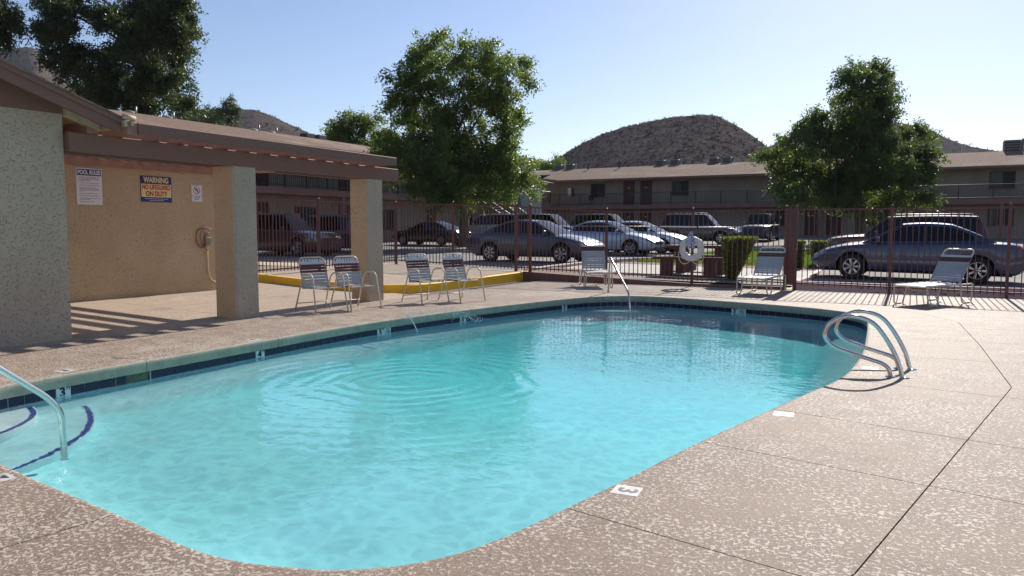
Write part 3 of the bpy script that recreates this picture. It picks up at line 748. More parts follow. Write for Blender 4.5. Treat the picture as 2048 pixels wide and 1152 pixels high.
o = bpy.data.objects.new("lawn_grass", raw_mesh("lawn_grass", V3.reshape(-1, 3), np.arange(n * 3).reshape(-1, 3), M_['grass'])); COL.objects.link(o)
tag(o, "short green grass lawn behind the picnic table", "grass", kind="stuff")

# ------------------------------------------------------------------ hills
def hill(name, sil, dist, depth, m, seed, scrub, label=None):
    """sil: (image x, image y) of the skyline; the hill is built as terrain at its real distance"""
    f, cxp, hy = 1520.0, 1024.0, 456.0
    th = R(29.5); r_ = np.random.default_rng(seed)
    xs = np.linspace(sil[0][0], sil[-1][0], 90); ys = np.interp(xs, [p[0] for p in sil], [p[1] for p in sil])
    nd_ = 36; ts = np.linspace(-1, 1, nd_)
    X = (xs - cxp) / f * dist; H = np.maximum((hy - ys) / f * dist + 1.45, .2)
    ph = r_.uniform(0, 6.28, (6, 3))
    def bumpf(x, y):
        s = 0
        for k in range(6):
            fr = (0.012 * 1.9 ** k) * 350 / dist; s += math.sin(x * fr * 1.3 + ph[k, 0] + 1.7 * math.sin(y * fr + ph[k, 1])) / 1.7 ** k
        return s
    V = np.zeros((90, nd_, 3))
    for i in range(90):
        for j in range(nd_):
            t = ts[j]; yy = dist + t * depth
            prof = math.exp(-(t * 1.9) ** 2) if t > 0 else max(0.0, 1 - (abs(t)) ** 1.25)
            z = H[i] * prof * (yy / dist if t < 0 else 1) * (1 + 0.075 * bumpf(X[i], yy) * (1 - prof) * 2) - 1.0 * (1 - prof)
            if abs(t) < .15: z += 0.004 * dist * 0.15 * bumpf(X[i] * 6, yy)
            ox, oy = X[i] * yy / dist, yy
            u = ox * math.sin(th) + oy * math.cos(th); v = -ox * math.cos(th) + oy * math.sin(th)
            V[i, j] = (-v, u, z)
    idx = np.arange(90 * nd_).reshape(90, nd_)
    F = np.stack([idx[:-1, :-1], idx[1:, :-1], idx[1:, 1:], idx[:-1, 1:]], -1).reshape(-1, 4)
    me = raw_mesh(name, V.reshape(-1, 3), F, m); me.polygons.foreach_set("use_smooth", [True] * len(me.polygons))
    o = bpy.data.objects.new(name, me); COL.objects.link(o); o["kind"] = "structure"
    if scrub:
        n = scrub; i = r_.uniform(1, 88, n); j = r_.uniform(3, nd_ * .56, n); i0, j0 = i.astype(int), j.astype(int); fi, fj = (i - i0)[:, None], (j - j0)[:, None]
        B = V[i0, j0] * (1 - fi) * (1 - fj) + V[i0 + 1, j0] * fi * (1 - fj) + V[i0, j0 + 1] * (1 - fi) * fj + V[i0 + 1, j0 + 1] * fi * fj
        sz = r_.lognormal(0, .4, n) * 0.0009 * dist
        k = 7; T = n * k
        c = np.repeat(B, k, 0) + r_.normal(0, 1, (T, 3)) * np.repeat(sz, k)[:, None] * np.array([.55, .55, .35]) + np.array([0, 0, 1]) * np.repeat(sz, k)[:, None] * .4
        s3 = np.repeat(sz, k)[:, None]
        tri = c[:, None, :] + r_.normal(0, 1, (T, 3, 3)) * s3[:, None, :] * .55
        o2 = bpy.data.objects.new("desert_scrub", raw_mesh("desert_scrub", tri.reshape(-1, 3), np.arange(T * 3).reshape(-1, 3), M_['scrub'])); COL.objects.link(o2)
        tag(o2, label, "scrub", kind="stuff")
    return o
M_['scrub'] = mat("desert_scrub", (0.052, 0.045, 0.032), 1.0, col2=(0.085, 0.07, 0.055), scale=.4, spec=0.0)
hm = mat("rocky_hillside", (0.078, 0.063, 0.061), 1.0, spec=0.0, col2=(0.115, 0.094, 0.088), scale=0.10, detail=9, lo=0.38, hi=0.66, bump=(0.35, 0.8, 0.8), dirt=((0.055, 0.043, 0.039), 0.35, 0.5, 0.62))
hill("hill", [(1010, 352), (1055, 338), (1100, 326), (1118, 316), (1140, 300), (1165, 286), (1200, 269), (1240, 256), (1280, 247), (1310, 240), (1350, 235), (1400, 233), (1430, 236), (1460, 249), (1490, 266), (1515, 284), (1535, 297), (1560, 312), (1600, 340), (1640, 356)], 380, 190, hm, 3, 5200, "dry scrub dotting the rounded hill behind the right apartment block")
hill("hill", [(1470, 345), (1500, 318), (1535, 292), (1560, 279), (1600, 268), (1650, 262), (1700, 255), (1760, 247), (1800, 249), (1850, 259), (1880, 276), (1920, 291), (1960, 299), (2000, 305), (2050, 316), (2120, 330)], 900, 380, hm, 5, 2600, "dry scrub on the far ridge behind the right tree")
hill("hill", [(300, 268), (340, 238), (385, 219), (440, 222), (480, 220), (520, 221), (560, 237), (600, 256), (640, 272), (700, 303), (760, 326), (900, 334), (1060, 316), (1090, 330), (1130, 346)], 620, 280, hm, 8, 3000, "dry scrub on the ridge behind the long left roof")
hill("hill", [(-420, 150), (-250, 118), (-120, 108), (0, 106), (50, 101), (85, 99), (110, 118), (150, 160), (190, 196), (260, 240), (330, 275)], 700, 320, hm, 13, 2600, "dry scrub on the high ridge at the upper left")
# radio masts on the left ridge
for px, py, hh, lb in ((60, 101, 11.0, "tall thin lattice radio mast on the upper left ridge"), (52, 102, 6.5, "short radio mast beside the tall one on the left ridge"), (15, 105, 4.0, "stubby antenna pole at the left end of the ridge"), (40, 103, 4.0, "small antenna pole left of the masts on the ridge")):
    ox = (px - 1024) / 1520 * 700; th = R(29.5); z0 = (456 - py) / 1520 * 700 + 1.45 - 3
    u = ox * math.sin(th) + 700 * math.cos(th); v = -ox * math.cos(th) + 700 * math.sin(th)
    t = thing("radio_mast", W(u, v, z0), lb, "radio mast")
    m = MB(); m.tube([(0, 0, 0), (0, 0, hh + 3)], [.22, .10], 5); m.build("pole", M_['steel'], t, world=False)
    for k in range(4): m = MB(); m.obox((0, 0, 4 + hh * (.3 + .2 * k)), (1.3 - .2 * k, .12, .35)); m.build("antenna", M_['steel'], t, world=False)
# ------------------------------------------------------------------ pool house and pergola
VF, VB = 9.85, 13.8
ph = thing("pool_house", W(5.0, 11.8), "sage stucco pool house with a brown gable beside the pergola", "pool house")
b = MB(); b.ub(-1.6, 5.74, VF, VB + .6, 0, 2.90); b.build("wall", M_['green'], ph)
def zr(u): return 3.36 - (u - 4.85) * 0.327
RU, RZ = 2.05, zr(2.05)
# gable infill with vertical board lines
b = MB(); vv = VF - .025
pts = [(-1.6, 2.902), (5.70, 2.902), (5.70, zr(5.70) - .05), (RU, RZ - .05), (-1.6, zr(5.70) - .05)]
b.add([W(u, vv, z) for u, z in pts] + [W(u, VF + .1, z) for u, z in pts], [(0, 1, 2, 3, 4)] + [(i, (i + 1) % 5, 5 + (i + 1) % 5, 5 + i) for i in range(5)])
b.build("gable_panel", M_['trim'], ph)
# sloping roof with a deep verge: shingle deck, rake boards, cream soffit
def slope(u0, u1, v0, v1, dz0, dz1, side=1):
    f = (lambda u: zr(u)) if side > 0 else (lambda u: zr(2 * RU - u))
    q = []
    for dz in (dz0, dz1):
        q += [W(u0, v0, f(u0) + dz), W(u1, v0, f(u1) + dz), W(u1, v1, f(u1) + dz), W(u0, v1, f(u0) + dz)]
    return q, [(0, 1, 2, 3), (7, 6, 5, 4), (0, 4, 5, 1), (1, 5, 6, 2), (2, 6, 7, 3), (3, 7, 4, 0)]
b = MB(); b.add(*slope(RU, 6.36, 9.46, 14.6, .004, .03)); b.add(*slope(2 * RU - 6.36, RU, 9.46, 14.6, .004, .03, -1)); b.build("roof", M_['shingle'], ph)
b = MB(); b.add(*slope(RU, 6.32, 9.50, 9.54, -.19, .002)); b.add(*slope(2 * RU - 6.32, RU, 9.50, 9.54, -.19, .002, -1)); b.build("rake_board", M_['trim'], ph)
b = MB(); b.add(*slope(RU, 6.34, 9.475, 9.498, -.06, .002)); b.add(*slope(2 * RU - 6.34, RU, 9.475, 9.498, -.06, .002, -1)); b.build("rake_trim", M_['trim'], ph)
b = MB(); b.add(*slope(RU, 6.2, 9.542, VF - .027, -.06, -.03)); b.add(*slope(5.76, 6.2, VF - .027, 14.4, -.06, -.03)); b.build("soffit", M_['cream_wood'], ph)
for v in (9.75, 10.7, 11.6, 12.5, 13.4):
    b = MB(); b.add(*slope(5.745, 6.18, v, v + .09, -.20, -.062)); b.build("rafter_tail", M_['cream_wood'], ph)
b = MB(); b.add(*slope(6.20, 6.24, 9.545, 14.5, -.17, .002)); b.build("eave_board", M_['cream_wood'], ph)
# stub of gutter pipe at the eave corner
g = MB(); g.tube([W(6.30, 9.44, 2.915), W(6.47, 9.44, 2.90)], .036, 10); g.box(-9.47, -9.41, 6.40, 6.44, 2.80, 2.865); g.box(-9.47, -9.41, 6.30, 6.34, 2.78, 2.865)
g.build("gutter_pipe", M_['cream_wood'], ph)

pg = thing("pergola", W(9.0, 11.8), "brown timber pergola on two stucco pillars in front of the sign wall", "pergola")
b = MB(); b.ub(5.77, 11.25, VB, VB + .2, 0, 2.74); b.build("wall", M_['tan'], pg)
b = MB(); b.ub(5.752, 5.765, VF + .05, VB, 0, 2.78); b.build("side_wall", M_['tan'], pg)
def pillar(u0, u1, v0, v1, h):
    b = MB(); P = []
    bv = .035
    ring = [(-v1 + bv, u0), (-v0 - bv, u0), (-v0, u0 + bv), (-v0, u1 - bv), (-v0 - bv, u1), (-v1 + bv, u1), (-v1, u1 - bv), (-v1, u0 + bv)]
    b.prism(ring, -.01, h, 0)
    # the end face looking up the deck and the back are painted tan, the pool face sage
    for k, f in enumerate(b.f):
        if len(f) == 4:
            c = [sum(b.v[i][q] for i in f) / 4 for q in range(3)]
            if c[1] < u0 + .01 or c[0] < -v1 + .01: b.m[k] = 1
    return b.build("pillar", [M_['green'], M_['pillar_tan']], pg)
pillar(8.33, 8.81, 9.75, 10.26, 2.425)
pillar(11.54, 12.02, 9.75, 10.22, 2.40)
def beam(u0, u1, v0, v1, z0, z1, name="beam", m='trim', sag=-.03):
    b = MB(); n = 8
    vs = []
    for i in range(n + 1):
        u = u0 + (u1 - u0) * i / n; dz = sag * (u - 5.7) / 6.7
        vs += [W(u, v0, z0 + dz), W(u, v1, z0 + dz), W(u, v1, z1 + dz), W(u, v0 + .014, z1 + dz), W(u, v0, z1 - .012 + dz)]
    fs = [(i * 5 + j, i * 5 + (j + 1) % 5, i * 5 + 5 + (j + 1) % 5, i * 5 + 5 + j) for i in range(n) for j in range(5)] + [(4, 3, 2, 1, 0), tuple(range(n * 5, n * 5 + 5))]
    b.add(vs, fs); return b.build(name, M_[m], pg)
beam(5.752, 12.50, 9.745, 9.835, 2.435, 2.68)
beam(5.752, 12.30, 10.25, 10.34, 2.435, 2.68, "back_beam")
beam(6.50, 12.02, 9.40, 9.44, 2.70, 2.855, "fascia")
beam(6.36, 6.505, 9.445, 9.49, 2.69, 2.86, "fascia_return", 'trim_reddish')
for k, u in enumerate((6.04, 6.48, 7.04, 7.44, 7.79, 8.23, 8.66, 9.09, 9.54, 9.95, 10.40, 10.87, 11.29, 11.75)):
    z = 2.682 - .03 * (u - 5.7) / 6.7; v0 = 9.442 if u > 6.45 else 9.76
    q = []
    for dz in (0, .142):
        for v, ex in ((v0, 0), (14.02, .075)): q += [W(u - .034, v, z + dz + ex), W(u + .034, v, z + dz + ex)]
    MB().add(q, [(0, 1, 3, 2), (4, 6, 7, 5), (0, 4, 5, 1), (1, 5, 7, 3), (3, 7, 6, 2), (2, 6, 4, 0)]).build("rafter", M_['trim_reddish'], pg)
b = MB(); b.ub(5.77, 11.25, VB - .04, VB - .002, 2.60, 2.73); b.build("ledger", M_['trim_reddish'], pg)
b = MB(); b.ub(8.80, 9.3, 9.86, 10.22, 2.385, 2.418); b.build("bracket_plate", M_['trim_reddish'], pg)

# signs on the tan wall (each hangs there: things of their own)
def wall_frame(u, z, d=.012):                       # a frame whose x runs right along the wall, y up, z towards the pool
    return Matrix.Translation(Vector(W(u, VB - d, z))) @ Matrix(((0, 0, 1, 0), (1, 0, 0, 0), (0, 1, 0, 0), (0, 0, 0, 1)))
def sign(name, u0, u1, z0, z1, label):
    t = bpy.data.objects.new(name, None); COL.objects.link(t); t.matrix_world = wall_frame((u0 + u1) / 2, (z0 + z1) / 2); tag(t, label, "sign")
    return t, u1 - u0, z1 - z0
def plate(t, x0, x1, y0, y1, m, name="plate", z=0.0, th=.006):
    return MB().box(x0, x1, y0, y1, z - th, z).build(name, m, t, world=False)
def bars(t, lines, m, h=.011, name="small_print"):
    b = MB()
    for x0, x1, y in lines:
        x = x0
        while x < x1:
            w = random.uniform(.018, .055); b.box(x, min(x + w, x1), y - h / 2, y + h / 2, 0.0, .0012); x += w + .008
    return b.build(name, m, t, world=False, kind="stuff")
t, w, h = sign("pool_rules_sign", 8.24, 8.73, 1.88, 2.55, "white POOL RULES sign with a navy header on the tan wall")
plate(t, -w / 2, w / 2, -h / 2, h / 2, M_['sign_white']); plate(t, -w / 2 + .015, w / 2 - .015, h / 2 - .135, h / 2 - .018, M_['sign_navy'], "header", .0012, .001)
text("POOL RULES", .108, M_['sign_white'], t, Matrix.Translation((0, h / 2 - .079, .0025)), "lettering", .004, sx=.70)
L_ = []; y = h / 2 - .165
for q in (.40, .42, .41, .22, 0, .40, 0, .42, 0, .36, .41, .41, .10, 0, .38, 0, .40, 0, .42, .22, 0, .30):
    if q: L_.append((-.19, -.19 + q * .9, y))
    y -= .0215
bars(t, L_, M_['sign_grey'])
t, w, h = sign("warning_sign", 9.52, 10.21, 1.97, 2.48, "navy and cream WARNING NO LIFEGUARD ON DUTY sign on the tan wall")
plate(t, -w / 2, w / 2, -h / 2, h / 2, M_['sign_navy']); plate(t, -w / 2 + .012, w / 2 - .012, -h / 2 + .095, h / 2 - .155, M_['sign_cream'], "panel", .0012, .001)
text("WARNING", .150, M_['sign_cream'], t, Matrix.Translation((0, h / 2 - .08, .0025)), "lettering", .005, sx=.76)
text("NO LIFEGUARD", .135, M_['sign_red'], t, Matrix.Translation((0, .032, .003)), "lettering", .004, sx=.66)
text("ON DUTY", .135, M_['sign_red'], t, Matrix.Translation((0, -.097, .003)), "lettering", .005, sx=.78)
bars(t, [(-.26, .26, -h / 2 + .062), (-.16, .16, -h / 2 + .03)], M_['sign_white'], .009)
t, w, h = sign("prohibition_sign", 10.68, 10.95, 2.0, 2.36, "small white sign with a red prohibition circle on the tan wall")
plate(t, -w / 2, w / 2, -h / 2, h / 2, M_['sign_white'])
b = MB(); b.tube([(.075 * math.cos(a / 14 * math.pi), .065 + .075 * math.sin(a / 14 * math.pi), .001) for a in range(28)], .0075, 4, True); b.obox((0, .065, .001), (.15, .013, .002), Matrix.Rotation(R(-45), 3, 'Z')); b.build("prohibition_ring", M_['sign_red'], t, world=False)
b = MB(); b.obox((.012, .06, .0005), (.03, .08, .001), Matrix.Rotation(R(12), 3, 'Z')); b.obox((-.022, .085, .0005), (.018, .05, .001), Matrix.Rotation(R(-20), 3, 'Z')); b.build("figure", M_['black'], t, world=False)
b = MB()
for a in ((-w / 2 + .02, w / 2 - .02),): b.tube([(-w / 2 + .014, -h / 2 + .014, 0), (w / 2 - .014, -h / 2 + .014, 0), (w / 2 - .014, h / 2 - .014, 0), (-w / 2 + .014, h / 2 - .014, 0)], .003, 4, True)
b.build("border", M_['black'], t, world=False)
bars(t, [(-.10, .10, -.055), (-.06, .07, -.088), (-.07, .06, -.121)], M_['black'], .013)
# electrical box with its looped cable and conduit
t = bpy.data.objects.new("timer_box", None); COL.objects.link(t); t.matrix_world = wall_frame(11.02, 1.18, 0.0); tag(t, "weathered electrical box with a looped brown cable on the tan wall", "electrical box")
MB().bev(-.06, .06, -.10, .07, 0.0, .085, .008).build("box", M_['box_grey'], t, world=False)
MB().bev(-.045, .045, .075, .17, 0.0, .06, .006).build("outlet_cover", M_['box_grey'], t, world=False)
MB().bev(-.05, .05, -.19, -.105, 0.0, .06, .006).build("junction_box", M_['conduit'], t, world=False)
MB().tube(rnd([(0.0, -.19, .03), (0.0, -.62, .03), (.05, -.86, .03), (.30, -.93, .03)], .12, 5), .014, 8).build("conduit", M_['conduit'], t, world=False)
MB().tube(spline([Vector(p) for p in [(-.03, .0, .05), (-.10, -.10, .05), (-.17, -.15, .04), (-.25, -.05, .03), (-.27, .10, .03), (-.22, .22, .03), (-.10, .275, .04), (.04, .26, .05), (.10, .235, .05)]], 6), .011, 6).build("cable", M_['orange_cable'], t, world=False)
MB().tube(spline([Vector(p) for p in [(-.06, -.08, .05), (-.10, -.14, .05), (-.16, .02, .03), (-.15, .16, .03), (-.07, .26, .04)]], 6), .007, 6).build("cable", M_['orange_cable'], t, world=False)
# ------------------------------------------------------------------ iron fence
pick_me = {}
def picket_mesh(h):
    k = round(h, 2)
    if k not in pick_me: pick_me[k] = MB().box(-.0085, .0085, -.0085, .0085, 0, 1.0).mesh("picket", M_['fence'])
    return pick_me[k]
one_picket = MB().box(-.009, .009, -.009, .009, 0, 1.0).mesh("picket", M_['fence'])
def fence(name, A, B, zb, zt, posts, label, skip=(), spacing=.118, fat=()):
    """A, B: ends (u, v); zb, zt: foot and top heights as functions of the distance along"""
    A, B = Vector(A), Vector(B); L = (B - A).length; d = (B - A) / L
    wa = W(A.x, A.y, 0); t = thing(name, wa, label, "fence" if "gate" not in name else "gate")
    wd = Vector((-d.y, d.x, 0)); ang = math.atan2(wd.y, wd.x)
    P = lambda s, z: (wa[0] + wd.x * s, wa[1] + wd.y * s, z)
    for off_, nm in ((0.0, "top_rail"), (None, "bottom_rail")):
        b = MB(); n = max(2, int(L / .8)); ss = [L * i / n for i in range(n + 1)]
        zs = [(zt(s) - off_) if off_ is not None else zb(s) + .12 for s in ss]
        for i in range(n):
            vs = []
            for q in (i, i + 1):
                for a, c in ((-.016, -.016), (.016, -.016), (.016, .016), (-.016, .016)):
                    x, y, z = P(ss[q], zs[q] + c); vs.append((x - wd.y * a, y + wd.x * a, z))
            b.add(vs, [(0, 1, 5, 4), (1, 2, 6, 5), (2, 3, 7, 6), (3, 0, 4, 7)] + ([(3, 2, 1, 0)] if i == 0 else []) + ([(4, 5, 6, 7)] if i == n - 1 else []))
        b.build(nm, M_['fence'], t)
    for s in posts:
        w = .036 if s in fat else .030
        x, y, _ = P(s, 0); b = MB(); z0, z1 = zb(s) - .05, zt(s) + .03
        b.obox((x, y, (z0 + z1) / 2), (w * 2, w * 2, z1 - z0), Matrix.Rotation(ang, 3, 'Z'))
        b.lathe([(0.012, z1), (.02, z1 + .006), (.034, z1 + .025), (.030, z1 + .05), (.014, z1 + .066), (0, z1 + .068)], 8, Matrix.Translation((x, y, 0)))
        b.build("post", M_['fence'], t)
    n = int(L / spacing)
    for i in range(1, n):
        s = L * i / n
        if any(abs(s - q) < .055 for q in posts) or any(a < s < c for a, c in skip): continue
        x, y, z = P(s, zb(s) + .06); h = zt(s) - z
        share("picket", one_picket, t, (x - wa[0], y - wa[1], z), (0, 0, ang), (1, 1, h))
    return t
fz = lambda v: float(np.interp(v, [-9, -1.2, 1, 3, 5.4, 7.7, 8.9, 10.0, 10.45, 14.7], [-.02, -.01, .03, .05, .07, .15, .19, .215, .225, .345]))
ftop = lambda v: float(np.interp(v, [-9, 1, 3.2, 5.4, 7.7, 10.0, 10.45, 12.6, 14.72], [1.86, 1.87, 1.88, 1.855, 1.875, 2.02, 2.05, 2.14, 2.17]))
FU = 18.70
fence("iron_fence", (8.4, 14.68), (18.70, 14.68), lambda s: max(.12, rz(8.4 + s, 14.7)), lambda s: 2.165 + .0005 * s, [0.02, 2.3, 4.6, 6.95, 8.6, 10.28], "maroon iron fence run behind the pergola beside the raised walkway")
fence("iron_fence", (FU, 14.60), (FU, 10.47), lambda s: fz(14.6 - s), lambda s: ftop(14.6 - s), [2.02], "maroon iron fence run in front of the black and charcoal cars")
fence("fence_gate", (FU, 10.45), (FU, 10.00), lambda s: fz(10.45 - s), lambda s: ftop(10.45 - s), [0.0, .45], "narrow maroon fence panel between two thick posts at the yellow kerb end", fat=(0.0, .45), spacing=.075)
fence("iron_fence", (FU, 9.96), (FU, 3.24), lambda s: fz(9.96 - s), lambda s: ftop(9.96 - s), [2.24, 4.54], "maroon iron fence run carrying the life ring and the white pole")
gt = fence("fence_gate", (FU, 3.20), (FU, 2.98), lambda s: fz(3.2 - s) - .02, lambda s: ftop(3.2 - s), [0.0, .22], "solid maroon gate post plate beside the middle lounger", fat=(0.0, .22), spacing=.5)
b = MB(); b.ub(FU - .012, FU + .012, 2.99, 3.19, .12, 1.86); b.build("lock_plate", M_['fence'], gt)
fence("iron_fence", (FU, 2.94), (FU, -8.9), lambda s: fz(2.94 - s), lambda s: ftop(2.94 - s), [1.95, 4.13, 6.3, 8.5, 10.7], "maroon iron fence run in front of the steel blue sedan")

# life ring on its post, and the long white pole above it
t = thing("life_ring", W(FU - .055, 5.42, .93), "white life ring with blue and white rope hanging on the fence", "life ring")
b = MB(); n, k = 28, 12
RO, RI = .315, .155
for i in range(n):
    a = 2 * math.pi * i / n
    for j in range(k):
        c = 2 * math.pi * j / k; rr = (RO + RI) / 2 + (RO - RI) / 2 * math.cos(c)
        b.v.append((rr * math.cos(a), -.055 * math.sin(c), rr * math.sin(a)))
b.f = [(i * k + j, ((i + 1) % n) * k + j, ((i + 1) % n) * k + (j + 1) % k, i * k + (j + 1) % k) for i in range(n) for j in range(k)]; b.m = [0] * len(b.f); b.s = [True] * len(b.f)
b.build("ring", M_['buoy'], t, world=False)
for sg in (-1, 1):
    MB().tube(spline([Vector(p) for p in [(sg * .30, -.05, -.06), (sg * .315, -.05, -.20), (sg * .24, -.05, -.345), (sg * .14, -.05, -.37), (sg * .04, -.05, -.32)]], 6), .0085, 5).build("grab_line", M_['rope'], t, world=False)
for a in (45, 135, 225, 315):
    M3 = Matrix.Rotation(-R(a), 3, 'Y'); b = MB(); b.obox(M3 @ Vector((.235, 0, 0)), (.175, .122, .05), M3); 
    b.build("band", M_['rope'], t, world=False)
b = MB()
r2 = random.Random(3)
for q in range(15):                                                                 # coiled throw rope tied over the top
    x = r2.uniform(-.11, .11); pts = [(x * .25, -.045, .42 + r2.uniform(-.03, .03)), (x * .9, -.075 + r2.uniform(-.01, .01), .27), (x + r2.uniform(-.03, .03), -.085, .12), (x * .8 + r2.uniform(-.04, .04), -.07, r2.uniform(-.06, .05))]
    b.tube(spline([Vector(p) for p in pts], 4), .008, 5)
b.build("throw_rope", M_['blue_net'], t, world=False)
b = MB(); b.obox((0, .03, .41), (.03, .05, .05)); b.build("hook", M_['steel'], t, world=False)
t = thing("reach_pole", W(FU - .05, 6.37, 1.475), "long white aluminium pole hung level on the fence above the life ring", "pole")
MB().tube([W(FU - .05, 6.37, 1.487), W(FU - .05, 4.25, 1.462)], .016, 8).build("shaft", M_['white'], t)
MB().tube([W(FU - .05, 8.75, 1.50), W(FU - .05, 6.36, 1.487)], .011, 8).build("inner_shaft", M_['steel'], t)
b = MB(); b.ub(FU - .07, FU - .02, 6.30, 6.26, 1.455, 1.51); b.ub(FU - .07, FU - .02, 5.30, 5.26, 1.44, 1.50); b.ub(FU - .07, FU - .02, 4.4, 4.36, 1.43, 1.49); b.build("bracket", M_['fence'], t)

# ------------------------------------------------------------------ apartment wings
def roof_slab(b, u0, u1, v0, v1, z00, z10, z11, z01, th=.12):
    q = [W(u0, v0, z00), W(u1, v0, z10), W(u1, v1, z11), W(u0, v1, z01)]
    b.add(q + [(p[0], p[1], p[2] - th) for p in q], [(3, 2, 1, 0), (4, 5, 6, 7)] + [(i, (i + 1) % 4, 4 + (i + 1) % 4, 4 + i) for i in range(4)])
def cooler(loc, s, label, grp):
    t = thing("roof_cooler", loc, label, "cooler", grp)
    b = MB(); b.bev(-.5 * s, .5 * s, -.5 * s, .5 * s, 0, .85 * s, .05); b.build("cabinet", M_['cooler'], t, world=False)
    b = MB()
    for k in range(4): b.box(-.42 * s, .42 * s, -.515 * s, -.502 * s, (.12 + .17 * k) * s, (.22 + .17 * k) * s)
    b.build("louvre", M_['dark_iron'], t, world=False)
    b = MB(); b.tube([(.62 * s, 0, -.2), (.62 * s, 0, .95 * s)], .10 * s, 7); b.build("duct", M_['steel'], t, world=False)
    return t
def pipe(loc, h, label):
    t = thing("roof_vent", loc, label, "roof vent", "vent pipes on the roofs")
    MB().tube([(0, 0, -.2), (0, 0, h)], .07, 7).build("pipe", M_['dark_iron'], t, world=False)
    MB().lathe([(.001, h + .12), (.16, h + .02), (.12, h)], 8).build("cap", M_['dark_iron'], t, world=False)
def rail(t, P0, P1, zf, npost, pick=.14):
    """balcony railing between two points at floor height zf: posts singly, pickets as one part"""
    P0, P1 = Vector(P0), Vector(P1); L = (P1 - P0).length; d = (P1 - P0) / L
    at_ = lambda s, z: W((P0 + d * s).x, (P0 + d * s).y, z)
    for z, nm in ((zf + 1.06, "handrail"), (zf + .14, "low_rail")): MB().tube([at_(0, z), at_(L, z)], .025, 4).build(nm, M_['dark_iron'], t)
    for i in range(npost + 1):
        x, y, z = at_(L * i / npost, zf - .38); b = MB(); b.box(x - .03, x + .03, y - .03, y + .03, zf - .36, zf + 1.08); b.build("rail_post", M_['dark_iron'], t)
    b = MB(); n = int(L / pick)
    for i in range(1, n): x, y, z = at_(L * i / n, 0); b.box(x - .009, x + .009, y - .009, y + .009, zf + .14, zf + 1.05)
    b.build("picket", M_['dark_iron'], t, kind="stuff")
class Wing:
    """a two storey wing whose long face lies along v (axis 'v', at u = p) or along u (axis 'u', at v = p)"""
    def __init__(s, t, axis, p): s.t = t; s.ax = axis; s.p = p
    def box(s, b, a0, a1, d0, d1, z0, z1, m=0):
        if s.ax == 'v': b.ub(s.p + d0, s.p + d1, a0, a1, z0, z1, m)
        else: b.ub(a0, a1, s.p + d0, s.p + d1, z0, z1, m)
    def door(s, a0, a1, z0, z1, m='door'):
        lo, hi = min(a0, a1), max(a0, a1)
        b = MB(); s.box(b, lo, hi, -.03, .02, z0, z1); o = b.build("door", M_[m], s.t)
        b = MB()
        s.box(b, lo - .08, lo, -.05, .02, z0, z1 + .08); s.box(b, hi, hi + .08, -.05, .02, z0, z1 + .08); s.box(b, lo, hi, -.05, .02, z1, z1 + .08)
        b.build("frame", M_['door'], o)
        b = MB(); s.box(b, lo + .10, lo + .15, -.10, -.03, z0 + .95, z0 + 1.0); b.build("handle", M_['steel'], o)
        b = MB(); s.box(b, (lo + hi) / 2 - .12, (lo + hi) / 2 + .12, -.036, -.03, z0 + 1.5, z0 + 1.6); b.build("number_plate", M_['steel'], o)
    def window(s, a0, a1, z0, z1, bars=2):
        lo, hi = min(a0, a1), max(a0, a1)
        b = MB(); f = .06
        s.box(b, lo, lo + f, -.05, .02, z0, z1); s.box(b, hi - f, hi, -.05, .02, z0, z1); s.box(b, lo + f, hi - f, -.05, .02, z0, z0 + f); s.box(b, lo + f, hi - f, -.05, .02, z1 - f, z1)
        o = b.build("window", M_['dark_iron'], s.t)
        for k in range(bars):
            c0 = lo + f + (hi - lo - 2 * f) * k / bars; c1 = lo + f + (hi - lo - 2 * f) * (k + 1) / bars
            b = MB(); s.box(b, c0 + .012, c1 - .012, -.02 - .01 * k, -.012 - .01 * k, z0 + f, z1 - f); b.build("pane", M_['pane'] if k else M_['shade_screen'], o)
        b = MB(); s.box(b, lo - .06, hi + .06, -.09, -.052, z0 - .09, z0 - .004); b.build("sill", M_['slab'], o)

# right wing, across the lot
rw = thing("apartment_block", W(69, 14, .9), "two storey apartment block with brown shingle roof across the lot behind the parked cars", "apartment block")
w = Wing(rw, 'v', 64.8)
b = MB(); b.ub(64.8, 73.0, 38.0, -22, .3, 6.1); b.build("wall", M_['wall'], rw)
b = MB(); roof_slab(b, 63.3, 69.0, -22.5, 33.2, 5.80, 7.25, 7.25, 5.80); roof_slab(b, 69.0, 74.5, -22.5, 38, 7.25, 5.8, 5.8, 7.25); roof_slab(b, 66.5, 69.0, 33.2, 38, 6.61, 7.25, 7.25, 6.61); b.build("roof", M_['shingle'], rw)
b = MB(); b.ub(63.26, 63.297, -22.5, 33.2, 5.64, 5.81); b.build("eave_board", M_['trim'], rw)
b = MB(); b.ub(63.3, 64.79, -22, 33.2, 3.12, 3.46); b.build("balcony_floor", M_['slab'], rw)
rail(rw, (63.4, 33.0), (63.4, -22), 3.46, 26)
for a, z in ((33.0, 0), (20.5, 0), (8.5, 0), (-3.5, 0), (-15, 0)):
    b = MB(); b.ub(63.34, 63.50, a - .1, a + .1, .5, 3.12); b.build("column", M_['slab'], rw)
for a0, a1 in ((25.06, 24.18), (23.46, 22.55), (9.6, 8.7), (8.0, 7.1), (-8.4, -9.3), (-10.0, -10.9)):
    w.door(a0, a1, 3.47, 5.52); w.door(a0, a1, .88, 2.92)
for a0, a1 in ((28.32, 26.93), (20.68, 19.2), (12.6, 11.2), (5.2, 3.8), (-2.76, -4.32), (-14, -15.5)):
    w.window(a0, a1, 4.28, 5.48); w.window(a0, a1, 1.65, 2.85)
b = MB(); b.ub(64.70, 64.79, 30.62, 30.30, 4.45, 5.15); b.build("wall_lamp", M_['white'], rw)
